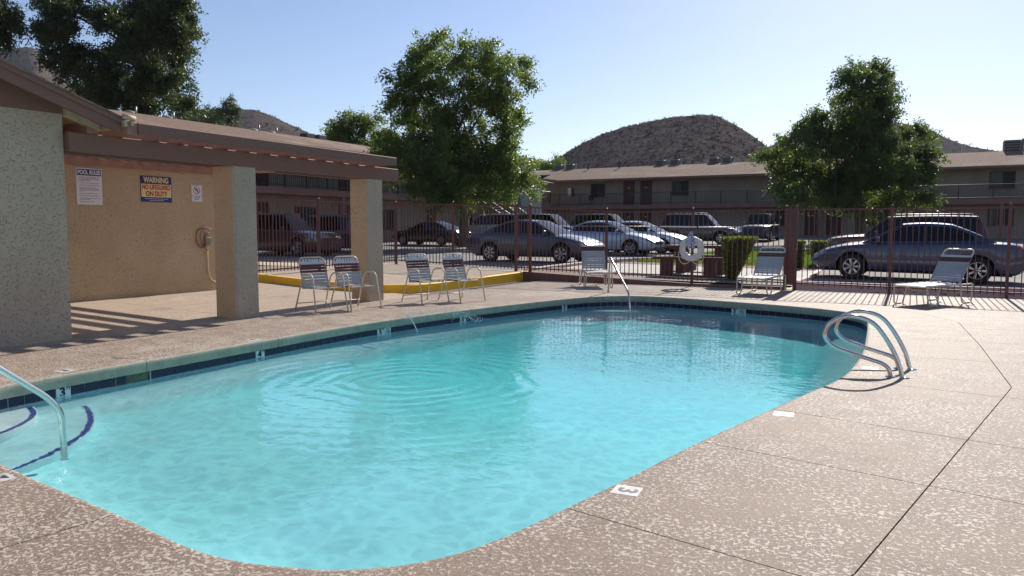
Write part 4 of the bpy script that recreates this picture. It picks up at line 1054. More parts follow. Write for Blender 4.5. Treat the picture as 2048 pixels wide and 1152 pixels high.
b = MB(); b.ub(64.62, 64.70, 30.20, 30.02, 4.35, 5.1); b.build("lamp_shade", M_['door'], rw)
t = thing("barbecue_grill", W(63.9, 27.9, 3.46), "small dark kettle barbecue on the upper balcony of the right block", "barbecue")
MB().lathe([(.001, .98), (.14, .95), (.24, .82), (.26, .70), (.20, .55), (.001, .48)], 10).build("bowl", M_['dark_iron'], t, world=False)
b = MB()
for a in (0, 2.1, 4.2): b.tube([(.12 * math.cos(a), .12 * math.sin(a), .52), (.24 * math.cos(a), .24 * math.sin(a), 0)], .018, 4)
b.build("leg", M_['dark_iron'], t, world=False); MB().tube([(0, 0, .97), (0, 0, 1.05)], .03, 5).build("handle", M_['dark_iron'], t, world=False)
for k, (a, lb) in enumerate(((33.9, "roof cooler at the left end of the right block's ridge"), (32.6, "roof cooler second from the left on the right block"), (23.3, "roof cooler of the left pair in front of the round hill"), (21.9, "roof cooler right of it in the left pair before the hill"), (18.3, "roof cooler of the right pair before the round hill"), (17.1, "roof cooler at the right of the right pair before the hill"), (-4.3, "single dark roof cooler near the right edge of the photo"))):
    cooler(W(69.6, a, 7.10), .80 if k < 6 else 1.15, lb, "coolers on the right block")
for a, lb in ((30.2, "thin vent pipe low on the right block's roof by the palms"), (27.0, "thin vent pipe under the round hill's left foot"), (13.0, "thin vent pipe on the roof left of the right tree"), (3.1, "thin vent pipe on the roof just right of the right tree")): pipe(W(68.4, a, 7.08), .45, lb)

# left wing, along the lot behind the pergola
lw = thing("apartment_block", W(28, 35, .8), "long two storey apartment block with a shingle roof behind the pergola", "apartment block")
w = Wing(lw, 'u', 32.0)
b = MB(); b.ub(2, 61.5, 32.0, 41.0, .2, 6.2); b.build("wall", M_['wall'], lw)
b = MB(); roof_slab(b, 2, 43.3, 30.4, 36.5, 5.72, 5.72, 7.36, 7.36); roof_slab(b, 2, 43.3, 36.5, 43, 7.36, 7.36, 5.7, 5.7); roof_slab(b, 43.3, 62.5, 30.9, 36.5, 5.5, 5.5, 6.9, 6.9); roof_slab(b, 43.3, 62.5, 36.5, 42.5, 6.9, 6.9, 5.5, 5.5); b.build("roof", M_['shingle'], lw)
b = MB(); b.ub(2, 62.5, 30.36, 30.397, 5.54, 5.73); b.build("eave_board", M_['trim'], lw)
b = MB(); b.ub(2, 61, 30.5, 31.99, 3.25, 3.60); b.build("balcony_floor", M_['slab'], lw)
rail(lw, (2, 30.58), (48.9, 30.58), 3.60, 29); rail(lw, (50.7, 30.58), (61, 30.58), 3.60, 6)
for a in (6, 15.5, 25, 34.0, 43.4, 52):
    b = MB(); b.ub(a - .09, a + .09, 30.52, 30.68, .4, 3.25); b.build("column", M_['slab'], lw)
b = MB(); k = 0
for a in np.arange(2.4, 61, .62): b.ub(a, a + .035, 31.975, 31.999, .6, 3.25); b.ub(a, a + .035, 31.975, 31.999, 3.6, 5.7)
b.build("siding_batten", M_['wall'], lw, kind="stuff")
for a0, a1 in ((26.0, 27.0), (28.5, 29.6), (35.3, 36.3), (44.2, 45.2), (52, 53)): w.door(a0, a1, 3.61, 5.62); w.door(a0, a1, .72, 2.75)
for a0, a1 in ((23, 24.8), (31.6, 33.5), (39.0, 40.8), (48.5, 50.2), (56, 57.6)): w.window(a0, a1, 4.45, 5.55); w.window(a0, a1, 1.35, 2.65)
b = MB(); b.ub(55.4, 55.6, 31.9, 28.7, .6, 4.75); b.build("end_wall", M_['wall_blue'], lw)
GL = "vents on the left block"
for k, (a, lb) in enumerate(((25.0, "low dark roof turbine right of the gable corner"), (27.2, "second low roof turbine behind the pergola"), (33.1, "roof turbine below the left tree's right edge"), (34.5, "roof turbine right of the small conifer on the left roof"), (37.7, "roof cooler left of the pair near the far roof end"), (38.8, "roof cooler at the far end of the left roof"))):
    t = thing("roof_turbine" if k < 4 else "roof_cooler", W(a, 36.9, 7.25), lb, "roof vent", GL)
    if k < 4:
        MB().lathe([(.34, 0), (.38, .08), (.34, .17), (.2, .24), (.001, .27)], 12).build("dome", M_['cooler'], t, world=False)
        MB().tube([(.55, 0, -.1), (.55, 0, .42)], .05, 6).build("pipe", M_['steel'], t, world=False)
    else:
        MB().bev(-.36, .36, -.36, .36, 0, .45, .05).build("cabinet", M_['cooler'], t, world=False); MB().box(-.3, .3, -.375, -.362, .1, .38).build("louvre", M_['dark_iron'], t, world=False)
# outside stair from the left wing's balcony down into the lot
st = thing("outdoor_stair", W(49.8, 30.4, 3.6), "maroon outdoor stair with white handrails at the far end of the left block", "stairs")
n = 14; v0, v1, z0, z1 = 30.5, 26.2, 3.6, .85
for k in range(n):
    a = (k + .5) / n; b = MB(); b.ub(49.2, 50.4, v0 + (v1 - v0) * a - .15, v0 + (v1 - v0) * a + .15, z0 + (z1 - z0) * (k + 1) / (n + 1) - .05, z0 + (z1 - z0) * (k + 1) / (n + 1)); b.build("tread", M_['concrete'], st)
for u in (49.1, 50.5):
    b = MB(); b.add([W(u - .04, v0, z0 - .3), W(u + .04, v0, z0 - .3), W(u + .04, v0, z0), W(u - .04, v0, z0), W(u - .04, v1, z1 - .15), W(u + .04, v1, z1 - .15), W(u + .04, v1, z1 + .15), W(u - .04, v1, z1 + .15)], [(0, 1, 5, 4), (1, 2, 6, 5), (2, 3, 7, 6), (3, 0, 4, 7), (3, 2, 1, 0), (4, 5, 6, 7)]); b.build("stringer", M_['fence'], st)
    MB().tube([W(u, v0, z0 + .98), W(u, v1, z1 + .98)], .03, 6).build("handrail", M_['white'], st)
    for a in (.02, .5, .98): MB().tube([W(u, v0 + (v1 - v0) * a, z0 + (z1 - z0) * a), W(u, v0 + (v1 - v0) * a, z0 + (z1 - z0) * a + .97)], .02, 5).build("baluster", M_['fence'], st)
# ------------------------------------------------------------------ vehicles
SPEC = {
 'sedan': dict(L=4.80, Wd=1.82, H=1.47, wf=1.42, wr=-1.36, r=.325, sh=[(-2.4, .70), (-2.34, .90), (-2.15, .985), (-1.7, 1.01), (-1.0, 1.0), (0, .965), (1.1, .945), (1.6, .885), (2.0, .79), (2.25, .685), (2.4, .54)], gh=(-1.72, -.80, .30, 1.22), bx=-.22, cx=-1.22, hood=.045),
 'suv': dict(L=4.70, Wd=1.90, H=1.80, wf=1.40, wr=-1.38, r=.37, sh=[(-2.35, .80), (-2.31, 1.02), (-2.2, 1.09), (-1, 1.09), (0, 1.07), (1.0, 1.06), (1.6, 1.02), (2.1, .94), (2.27, .83), (2.35, .62)], gh=(-2.31, -2.02, .42, 1.10), bx=-.16, cx=-2.0, hood=.05),
 'van': dict(L=4.95, Wd=1.94, H=1.76, wf=1.50, wr=-1.50, r=.34, sh=[(-2.47, .75), (-2.43, .97), (-2.3, 1.02), (-1, 1.02), (0, 1.0), (1.2, .98), (1.75, .93), (2.2, .82), (2.38, .70), (2.47, .52)], gh=(-2.42, -2.15, .55, 1.55), bx=.10, cx=-2.1, hood=.05),
 'coupe': dict(L=4.65, Wd=1.78, H=1.40, wf=1.38, wr=-1.30, r=.32, sh=[(-2.32, .66), (-2.26, .86), (-2.0, .93), (-1.4, .95), (0, .92), (1.1, .90), (1.7, .82), (2.1, .72), (2.26, .62), (2.32, .48)], gh=(-1.66, -.75, .15, 1.15), bx=-.45, cx=-1.15, hood=.04),
}
def wheel_meshes():
    t = MB(); t.lathe([(.20, -.09), (.29, -.105), (.325, -.085), (.33, -.04), (.33, .04), (.325, .085), (.29, .105), (.20, .09)], 24, Matrix.Rotation(R(90), 4, 'X'))
    tm = t.mesh("tyre", M_['tyre'])
    r = MB(); MX = Matrix.Rotation(R(90), 4, 'X')
    r.lathe([(.215, .088), (.21, .10), (.195, .092), (.19, .03)], 24, MX); r.lathe([(.001, .03), (.19, .03)], 24, MX, 1, False); r.lathe([(.001, .105), (.035, .10), (.045, .08)], 10, MX)
    for k in range(7):
        a = 2 * math.pi * k / 7; M3 = Matrix.Rotation(a, 3, 'Y')
        for da in (-.16, .16):
            M4 = Matrix.Rotation(a + da * .5, 3, 'Y'); r.obox(M4 @ Vector((.118, -.078, 0)) , (.165, .025, .024), M4)
    return tm, r.mesh("rim", [M_['rim'], M_['well']])
TYRE, RIM = wheel_meshes()
def car(name, label, cat, kind, pnt, u, v, rz, group="cars parked in the lot", rack=False, tilt=0.0, wl=1.0):
    s = SPEC[kind]; L, Wd, H = s['L'] / 2, s['Wd'] / 2, s['H']; r = s['r']; gx = s['gh']
    root = thing(name, W(u, v, lotz(u, v)), label, cat, group, rz); root.rotation_euler = (0, tilt, rz)
    sx, sz = zip(*s['sh'])
    zs = lambda x: float(np.mean(np.interp([x - .09, x, x + .09], sx, sz)))
    def wv(x):
        e = (abs(x) / L); return Wd * (1 - .16 * max(0, (e - .62) / .38) ** 2.2)
    ra = r + .065
    def zb(x):
        base = .21 + .14 * max(0, (abs(x) / L - .86) / .14) ** 1.5
        for w_ in (s['wf'], s['wr']):
            d = abs(x - w_)
            if d < ra: base = max(base, r - .01 + math.sqrt(ra * ra - d * d))
        return base
    st = set(np.round(np.linspace(-L, L, 43), 3)) | set(np.round(gx, 3))
    for w_ in (s['wf'], s['wr']): st |= set(np.round(w_ + ra * np.array([-1.001, -.97, -.88, -.72, -.5, -.25, 0, .25, .5, .72, .88, .97, 1.001]), 3))
    st = sorted(x for x in st if -L <= x <= L)
    st = [x for i, x in enumerate(st) if i == 0 or x - st[i - 1] > .012]
    def ring(x):
        w, b_, t = wv(x), zb(x), zs(x); t = max(t, b_ + .12); mid = b_ + .45 * (t - b_)
        arch = b_ > .36
        c = s['hood'] if x > gx[3] - .1 else .02
        h = [(0, b_), (.78 * w, b_), ((.985 if arch else .955) * w, b_ + (.008 if arch else .06)), (1.0 * w, max(mid, b_ + .03)), (.99 * w, t - .11 if t - .11 > b_ + .05 else b_ + .05), (.955 * w, t - .03), (.87 * w, t), (.5 * w, t + c * .8), (0, t + c)]
        return [(x, y, z) for y, z in h]
    G = [ring(x) for x in st]; nst = len(st)
    body, parts = MB(), {}
    def face(q, key, side, sm=True, m=0):
        b_ = body if key is None else parts.setdefault((key, side), MB())
        if side < 0: q = [(p[0], -p[1], p[2]) for p in q][::-1]
        b_.add(q, [(0, 1, 2, 3)], m, sm)
    d0, d1, d2 = s['wr'] + ra + .02 if kind != 'coupe' else -.6, s['bx'], s['wf'] - ra - .04
    for i in range(nst - 1):
        xm = (st[i] + st[i + 1]) / 2
        for j in range(8):
            q = [G[i][j], G[i + 1][j], G[i + 1][j + 1], G[i][j + 1]]
            for side in (1, -1):
                key, m = None, 0
                if j in (2, 3, 4) and d1 < xm < d2: key = 'door'
                elif j in (2, 3, 4) and d0 < xm < d1 and kind != 'coupe': key = 'rear_door'
                elif j in (4, 5) and xm > L - .36 and xm < L - .03: key = 'headlight'
                elif j in (4, 5) and xm < -L + .22: key = 'tail_light'
                elif j == 3 and kind in ('suv', 'van') and xm < -L + .09: key = 'tail_light'
                if j in (6, 7) and gx[0] < xm < gx[3]: m = 1
                if j == 0: m = 1
                face(q if side > 0 else q, key, side, m=m)
    for i, rev in ((0, False), (nst - 1, True)):
        p = G[i] + [(x, -y, z) for x, y, z in G[i][1:-1]][::-1]
        body.add(p, [tuple(range(len(p)))[::-1] if rev else tuple(range(len(p)))], 0, False)
    # greenhouse
    gs = sorted(set(np.round(np.concatenate([np.linspace(gx[0], gx[1], 7), np.linspace(gx[1], gx[2], 9), np.linspace(gx[2], gx[3], 8), [s['bx'] - .045, s['bx'] + .045]]), 3)))
    def gring(x):
        w = wv(x); base = zs(x) - .004
        if x > gx[2]: k = (gx[3] - x) / (gx[3] - gx[2]); top = zs(gx[3]) + (H - zs(gx[3])) * (k ** .86)
        elif x < gx[1]: k = (x - gx[0]) / (gx[1] - gx[0]); top = zs(gx[0]) + (H - zs(gx[0])) * (k ** .80)
        else: top = H - .035 * ((x - (gx[1] + gx[2]) / 2) / ((gx[2] - gx[1]) / 2)) ** 2
        if gx[2] < x or x < gx[1]: top -= .035 * min(1, k * 1.0)
        top = max(top, base + .01); h = top - base
        yy = lambda z: w * (.875 - .215 * (z - base) / (H - base))
        z1 = base + min(.035, .25 * h); z2 = top - min(.085, .38 * h)
        return [(x, yy(base), base), (x, yy(z1), z1), (x, yy(z2), z2), (x, yy(top) * .965, top - min(.018, .1 * h)), (x, yy(top) * .62, top + .008), (x, 0, top + .014)]
    GG = [gring(x) for x in gs]
    for i in range(len(gs) - 1):
        xm = (gs[i] + gs[i + 1]) / 2
        for j in range(5):
            q = [GG[i][j], GG[i + 1][j], GG[i + 1][j + 1], GG[i][j + 1]]
            for side in (1, -1):
                key, m = None, 0
                if j == 1:
                    if abs(xm - s['bx']) < .046: m = 1
                    elif xm > s['bx']: key = 'side_window' if xm < gx[3] - .12 else None
                    elif xm > s['cx']: key = 'rear_side_window'
                if j >= 3:
                    if xm > gx[2]: key = 'windscreen'
                    elif xm < gx[1]: key = 'rear_window'
                face(q, key, side if key not in ('windscreen', 'rear_window') else side, m=m)
    for key in ('windscreen', 'rear_window'):                                   # halves joined into one pane
        a, c = parts.pop((key, 1)), parts.pop((key, -1)); a.add(c.v, c.f, 0, True); parts[(key, 0)] = a
    def weld(me):
        import bmesh
        bm = bmesh.new(); bm.from_mesh(me); bmesh.ops.remove_doubles(bm, verts=bm.verts, dist=.0015); bmesh.ops.recalc_face_normals(bm, faces=bm.faces); bm.to_mesh(me); bm.free()
    mats = [pnt, M_['plastic']]
    o = body.build("body", mats, root, world=False); weld(o.data); auto_smooth(o.data, 42)
    nm = {'door': ("door", mats), 'rear_door': ("door", mats), 'headlight': ("headlight", M_['lamp_clear']), 'tail_light': ("tail_light", M_['lamp_red']), 'side_window': ("side_window", M_['car_glass']), 'rear_side_window': ("side_window", M_['car_glass']), 'windscreen': ("windscreen", M_['windshield']), 'rear_window': ("rear_window", M_['car_glass'])}
    for (key, side), b_ in parts.items():
        o = b_.build(nm[key][0], nm[key][1], root, world=False); weld(o.data)
        if key in ('door', 'rear_door'):
            auto_smooth(o.data, 60)
            xa = (d1 + .08) if key == 'door' else d0 + .06
            zh = zs(xa) - .16
            h_ = MB(); h_.bev(xa, xa + .19, side * Wd * .985 - .022, side * Wd * .985 + .022, zh, zh + .03, .008); h_.build("handle", mats, o, world=False)
    b = MB()                                                                     # shut lines
    for x in (d1, d2):
        for side in (1, -1):
            pr = [p for p in ring(x)[2:6]]; b.tube([(p[0], side * (p[1] + .001), p[2]) for p in pr], .005, 4)
    b.build("shut_line", M_['well'], root, world=False)
    b = MB()
    for w_ in (s['wf'], s['wr']): b.box(w_ - ra - .02, w_ + ra + .02, -Wd * .80, Wd * .80, .24, r + ra - .02)
    b.box(-L + .3, L - .3, -Wd * .7, Wd * .7, .19, .3)
    b.build("underbody", M_['well'], root, world=False)
    b = MB(); b.bev(L - .10, L + .004, -Wd * .42, Wd * .42, zs(L - .1) - .17, zs(L - .1) - .04, .01); b.box(L - .08, L + .003, -Wd * .6, Wd * .6, .26, .36); b.build("grille", M_['plastic'], root, world=False)
    b = MB(); b.box(-L - .006, -L + .02, -.16, .16, .62, .74); b.build("number_plate", M_['white'], root, world=False)
    b = MB(); b.bev(-L - .015, -L + .06, -Wd * .80, Wd * .80, .40, .52, .02); b.build("rear_bumper", mats, root, world=False)
    for side in (1, -1):
        b = MB(); x0 = gx[3] - .38; z0 = zs(x0) + .06; y0 = side * Wd * .93
        b.obox((x0, y0, z0), (.05, .12, .03)); b.bev(x0 - .06, x0 + .05, *sorted((y0 + side * .04, y0 + side * .20)), z0 - .04, z0 + .10, .03); b.build("mirror", mats, root, world=False)
        for w_ in (s['wf'], s['wr']):
            k = r / .33; wh = share("wheel", TYRE, root, (w_, side * (Wd - .115), r), (0, 0, 0 if side < 0 else math.pi), (k, 1, k))
            share("rim", RIM, wh)
    if rack:
        for side in (1, -1):
            MB().tube([(gx[1] + .1, side * Wd * .60, H - .02), (gx[1] + .16, side * Wd * .60, H + .05), (gx[2] - .2, side * Wd * .60, H + .05), (gx[2] - .1, side * Wd * .60, H - .02)], .018, 6).build("roof_rail", M_['steel'], root, world=False)
        for x in (gx[1] + .5, gx[2] - .5): MB().tube([(x, -Wd * .6, H + .06), (x, Wd * .6, H + .06)], .02, 6).build("crossbar", M_['plastic'], root, world=False)
    return root
PI = math.pi
car("parked_car", "charcoal sedan behind the fence between the pillars and the middle lounger, nose to the right", "car", 'sedan', P_['charcoal'], 23.85, 12.55, 0)
car("parked_car", "silver blue sedan behind the charcoal one, nose to the right, with a bright windscreen", "car", 'sedan', P_['silverblue'], 30.9, 12.75, 0)
car("parked_car", "pale silver sedan beyond the silver blue one, partly hidden by it", "car", 'sedan', P_['white'], 33.9, 12.4, 0)
car("parked_car", "black SUV with roof rails above the life ring, nose to the right", "car", 'suv', P_['blackp'], 45.2, 12.6, 0, rack=True)
car("parked_car", "dark navy SUV in the distance above the large trimmed bush", "car", 'suv', P_['navy'], 52.5, 10.6, -PI / 2)
car("parked_car", "steel blue sedan close behind the fence on the right, nose to the left", "car", 'sedan', P_['blue'], 22.35, .62, PI, tilt=R(-.9))
car("parked_car", "dark maroon SUV with a roof rack beyond the steel blue sedan", "car", 'suv', P_['maroon'], 29.6, 1.2, PI, rack=True).scale = (1.08, 1, .89)
car("parked_car", "black car beyond the maroon SUV, only its windows showing above the sedan's bonnet", "car", 'sedan', P_['blackp'], 36.4, .9, PI)
car("parked_car", "silver van at the right edge beyond the maroon SUV", "car", 'van', P_['silver'], 33.6, -5.4, PI)
car("parked_car", "brown red old SUV nose-on beside the first pillar, half hidden behind it", "car", 'suv', P_['brown'], 23.6, 24.3, 0)
car("parked_car", "dark grey minivan seen between the two pillars, nose to the left", "car", 'van', P_['darkgrey'], 27.4, 25.9, PI)
car("parked_car", "low black coupe to the right of the second pillar, nose to the left", "car", 'coupe', P_['blackp'], 36.2, 25.9, PI)
car("parked_car", "silver wagon showing between the black coupe and the charcoal sedan's boot", "car", 'suv', P_['silver'], 41.5, 25.0, PI)
car("parked_car", "black SUV with a bright windscreen showing over the charcoal sedan's roof", "car", 'suv', P_['blackp'], 42.0, 21.2, 0)
car("parked_car", "dark SUV roof showing over the silver blue sedan, by the ground floor doors", "car", 'suv', P_['darkgrey'], 45.2, 18.6, 0)
car("parked_car", "dark car roof glinting between the thick gate posts and the stair", "car", 'sedan', P_['navy'], 44.5, 24.2, 0)
# ------------------------------------------------------------------ strap chairs
def strap_mesh(m, w, h, bow=.0, th=.004):
    b = MB(); n = 4; vs = []
    for k in range(n + 1):
        x = -w / 2 + w * k / n; s = -bow * (1 - (2 * k / n - 1) ** 2)
        vs += [(x, s, -h / 2), (x, s, h / 2), (x, s + th, h / 2), (x, s + th, -h / 2)]
    fs = [(k * 4 + j, k * 4 + (j + 1) % 4, k * 4 + 4 + (j + 1) % 4, k * 4 + 4 + j) for k in range(n) for j in range(4)]
    b.add(vs, [f[::-1] for f in fs]); 
    for s in (-1, 1): b.lathe([(.016, -h / 2), (.016, h / 2)], 6, Matrix.Translation((s * w / 2, 0, 0)))
    return b.mesh("strap", m)
def make_chair(label):
    """aluminium pool chair, front towards +x, seat straps and back straps across y"""
    t = thing("pool_chair", (0, 0, 0), label, "chair", "strap chairs on the pool deck")
    fr = MB(); Rr = .0135
    for s in (-1, 1):
        # front leg rises, arches over as the arm rest and comes down as the rear leg
        pts = [(.42, s * .315, 0), (.33, s * .300, .40), (.285, s * .295, .66), (-.06, s * .285, .655), (-.16, s * .28, .42), (-.32, s * .300, 0)]
        MB().tube(rnd(pts, .13, 6), Rr, 8).build("leg_loop", M_['frame'], t, world=False)
    back = [(-.10, -.245, .40), (-.26, -.245, .93), (-.26, .245, .93), (-.10, .245, .40)]
    P0 = [Vector(p) for p in back]; up = (P0[1] - P0[0]).normalized()
    pts = rnd([P0[0], P0[1], P0[2], P0[3]], .10, 6)
    MB().tube(pts, Rr, 8).build("back_frame", M_['frame'], t, world=False)
    MB().tube(rnd([(-.12, -.25, .40), (.30, -.25, .425), (.33, -.25, .415), (.33, .25, .415), (.30, .25, .425), (-.12, .25, .40)], .05, 3), Rr, 8).build("seat_frame", M_['frame'], t, world=False)
    MB().tube([(-.24, -.292, .13), (-.24, .292, .13)], .009, 6).build("stretcher", M_['frame'], t, world=False)
    bw, ang = .49, math.atan2(.16, .53)
    cols = ['strap_red', 'strap_red', 'strap_red', 'strap_shaded', 'strap_shaded', 'strap_shaded', 'strap_shaded', 'strap_shaded']
    for k, c in enumerate(cols):
        d = .405 - k * .0555; p = P0[0] + up * d
        share("strap", STRAP[c], t, (p.x + .006, 0, p.z), (0, -ang, R(90)) if False else (0, 0, 0)).matrix_local = Matrix.Translation((p.x + .004, 0, p.z)) @ Matrix.Rotation(-ang, 4, 'Y') @ Matrix.Rotation(R(-90), 4, 'Z')
    for k in range(7):                                                          # short upright straps between the top bar and the first cross strap
        y = -.165 + .055 * k; p = P0[0] + up * .478
        share("strap", STRAP['short'], t).matrix_local = Matrix.Translation((p.x, y, p.z)) @ Matrix.Rotation(-ang, 4, 'Y') @ Matrix.Rotation(R(90), 4, 'Z')
    p = P0[0] + up * .445; share("strap", STRAP['strap_white'], t).matrix_local = Matrix.Translation((p.x + .004, 0, p.z)) @ Matrix.Rotation(-ang, 4, 'Y') @ Matrix.Rotation(R(-90), 4, 'Z')
    for k in range(8):
        x = .30 - k * .055; c = 'seat_red' if k in (1, 2) else 'seat_white'
        share("strap", STRAP[c], t).matrix_local = Matrix.Translation((x, 0, .425 - max(0, k - 1) * .003)) @ Matrix.Rotation(R(90), 4, 'Y') @ Matrix.Rotation(R(90), 4, 'Z') @ Matrix.Rotation(R(180), 4, 'X')
    return t
STRAP = {c: strap_mesh(M_[c], .50, .047) for c in ('strap_red', 'strap_shaded', 'strap_white')}
STRAP['seat_red'] = strap_mesh(M_['strap_red'], .51, .047, .022); STRAP['seat_white'] = strap_mesh(M_['strap_shaded'], .51, .047, .022)
STRAP['short'] = MB().box(-.019, .019, -.003, .003, -.045, .045).mesh("strap", M_['strap_white'])
c0 = make_chair("strap chair before the first gap, leftmost of the four on the deck")
chairs = [((9.95, 9.53), -16, None), ((10.52, 9.25), -16, "strap chair touching the right-hand pillar's foot, second from the left"), ((12.12, 8.86), -20, "strap chair left of the farthest one, standing in front of the yellow kerb"), ((12.75, 8.42), -18, "strap chair nearest the kerb's far end, rightmost of the four")]
for k, (p, a, lb) in enumerate(chairs):
    c = c0 if k == 0 else copy_tree(c0)
    c.location = W(*p, 0); c.rotation_euler = (0, 0, R(a))
    if lb: c["label"] = lb

# ------------------------------------------------------------------ loungers: +x is the head end
def make_lounger(label, seat=1.22, back=.78, rise=48):
    t = thing("pool_lounger", (0, 0, 0), label, "lounger", "strap loungers along the fence")
    hw = .30; zt = .37; Rr = .0145
    a = R(rise); hx, hz = seat + back * math.cos(a), zt + back * math.sin(a)
    MB().tube(rnd([(seat + .42, -hw, zt), (0, -hw, zt), (-.02, -hw, zt - .01), (-.02, hw, zt - .01), (0, hw, zt), (seat + .42, hw, zt)], .05, 3), Rr, 8).build("side_rail", M_['frame'], t, world=False)
    MB().tube(rnd([(seat, -hw + .02, zt + .01), (hx, -hw + .02, hz), (hx, hw - .02, hz), (seat, hw - .02, zt + .01)], .09, 6), Rr, 8).build("back_frame", M_['frame'], t, world=False)
    for s in (-1, 1):
        for x0, x1 in ((.02, .42), (seat - .02, seat + .42)):
            MB().tube(rnd([(x0 - .01, s * (hw + .005), zt), (x0 + .04, s * (hw + .03), .016), (x1 - .06, s * (hw + .03), .016), (x1 + .03, s * (hw + .005), zt)], .07, 5), Rr, 8).build("leg", M_['frame'], t, world=False)
        MB().tube([(seat + .30, s * (hw - .03), zt - .02), (seat + back * .55 * math.cos(a), s * (hw - .03), zt + back * .55 * math.sin(a))], .009, 6).build("prop", M_['frame'], t, world=False)
    MB().tube(rnd([(.30, -hw, zt), (.30, -hw * .5, zt - .09), (.30, hw * .5, zt - .09), (.30, hw, zt)], .15, 5), .011, 6).build("stretcher", M_['frame'], t, world=False)
    n = int(seat / .053)
    for k in range(n):
        x = .03 + (seat - .05) * k / (n - 1)
        share("strap", LST['seat'], t).matrix_local = Matrix.Translation((x, 0, zt + .012)) @ Matrix.Rotation(R(90), 4, 'Y') @ Matrix.Rotation(R(90), 4, 'Z') @ Matrix.Rotation(R(180), 4, 'X')
    n = 12
    for k in range(n):
        d = .06 + k * .0535; c = 'red' if k in (9, 10) else ('white' if k == 11 else 'grey')
        if k == 11: d += .0
        share("strap", LST[c], t).matrix_local = Matrix.Translation((seat + d * math.cos(a) - .008 * math.sin(a), 0, zt + .01 + d * math.sin(a) + .008 * math.cos(a))) @ Matrix.Rotation(-(a - R(90)), 4, 'Y') @ Matrix.Rotation(R(90), 4, 'Z')
    return t
LST = {'seat': strap_mesh(M_['strap_white'], .61, .049, .006), 'grey': strap_mesh(M_['strap_shaded'], .57, .047, .0), 'red': strap_mesh(M_['strap_red'], .57, .047, .0), 'white': strap_mesh(M_['strap_white'], .57, .047, .0)}  # grey back straps are white vinyl with shade in the colour
def place(o, px, az, u, v):
    """az: compass angle of the head end, clockwise from the camera's level view direction"""
    o.location = W(u, v, 0); o.rotation_euler = (0, 0, R(90 + 29.5 - az))
l1 = make_lounger("strap lounger seen end-on left of the life ring, its back upright", 1.10, .76, 70)
place(l1, 0, -1, 16.95, 7.17)
l2 = make_lounger("strap lounger beside the solid gate post plate, right of the trimmed bush", 1.16, .80, 52); place(l2, 0, 34, 16.72, 3.55)
l3 = make_lounger("strap lounger in front of the steel blue sedan, seen from the side", 1.22, .84, 52); place(l3, 0, 57, 15.93, .50)

# ------------------------------------------------------------------ stainless rails
def hoop(p, label, grp, t=None):
    pts = [(.0, -.06), (.08, .20), (.22, .44), (.34, .545), (.52, .575), (.68, .50), (.735, .375), (.66, .27), (.50, .21), (.30, .155), (.19, .12), (.135, .06), (.125, -.06)]
    S3 = spline([Vector((0, 0, 0)) + Vector((-x, 0, z)) for x, z in pts], 7)
    return S3
lad = thing("grab_rails", W(8.45, .26, 0), "pair of looped stainless grab rails at the right edge of the pool", "grab rails")
for u, v, nm in ((8.20, .27, 0), (8.74, .225, 1)):
    b = MB(); b.tube([Vector(W(u, v, 0)) + p for p in hoop(0, 0, 0)], .0215, 12); o = b.build("rail", M_['chrome'], lad)
    for dx in (0, -.125):
        c = MB(); c.lathe([(.0225, .012), (.045, .008), (.05, 0)], 14, Matrix.Translation(Vector(W(u, v, 0)) + Vector((dx, 0, 0)))); c.build("escutcheon", M_['chrome'], o)
t = thing("handrail", W(15.93, 6.52, 0), "stainless handrail at the far pool steps with a cream post", "handrail")
P0 = Vector(W(15.93, 6.52, 0)); P1 = Vector(W(14.65, 5.47, 0)); d = P1 - P0
MB().tube([P0 + Vector((0, 0, -.05)), P0 + Vector((.03, .0, .72))], .022, 10).build("post", M_['frame'], t)
MB().tube(rnd([P0 + Vector((.03, 0, .60)), P0 + Vector((.035, -.02, .82)), P0 + d * .86 + Vector((0, 0, .12)), P1 + Vector((0, 0, -.55))], .10, 6), .0215, 10).build("rail", M_['chrome'], t)
t = thing("handrail", W(2.0, 5.95, 0), "stainless handrail over the entry steps at the left edge", "handrail")
MB().tube(rnd([W(1.75, 5.91, -.05), W(1.75, 5.91, .92), W(2.35, 5.91, .90), W(3.24, 5.91, .155), W(3.335, 5.91, .02), W(3.345, 5.91, -.75)], .16, 8), .024, 12).build("rail", M_['chrome'], t)
MB().lathe([(.025, .012), (.05, .008), (.055, 0)], 14, Matrix.Translation(Vector(W(1.75, 5.91, 0)))).build("escutcheon", M_['chrome'], t)

# depth plates let into the deck
def plate_at(u, v, txt, rz, label, s=.152, nodive=False):
    t = thing("depth_marker", W(u, v, 0), label, "depth marker", None, rz)
    MB().bev(-s / 2, s / 2, -s / 2, s / 2, -.006, .0015, .001).build("plate", M_['plate_white'], t, world=False)
    if txt: text(txt, .15, mat("marker_grey", (.05, .055, .07), .5), t, Matrix.Translation((0, 0, .002)), "depth_number", .004)
plate_at(3.89, 1.47, "3", R(-84), "white deck tile marked 3 on the near right edge of the pool")
plate_at(6.13, 1.03, "4", R(-84), "white deck tile on the right edge beside a joint, half way to the grab rails")
plate_at(8.62, .60, "", R(-90), "worn white deck tile beside the feet of the grab rails")
plate_at(2.28, 4.72, "2", R(172), "white deck tile cut by the left edge of the photo in the foreground")
plate_at(4.42, 7.74, "3", R(90), "white deck tile above the first 3 FT wall tile on the left coping")
plate_at(6.87, 7.76, "4", R(90), "white deck tile on the left coping above the first wall tile marked 4")
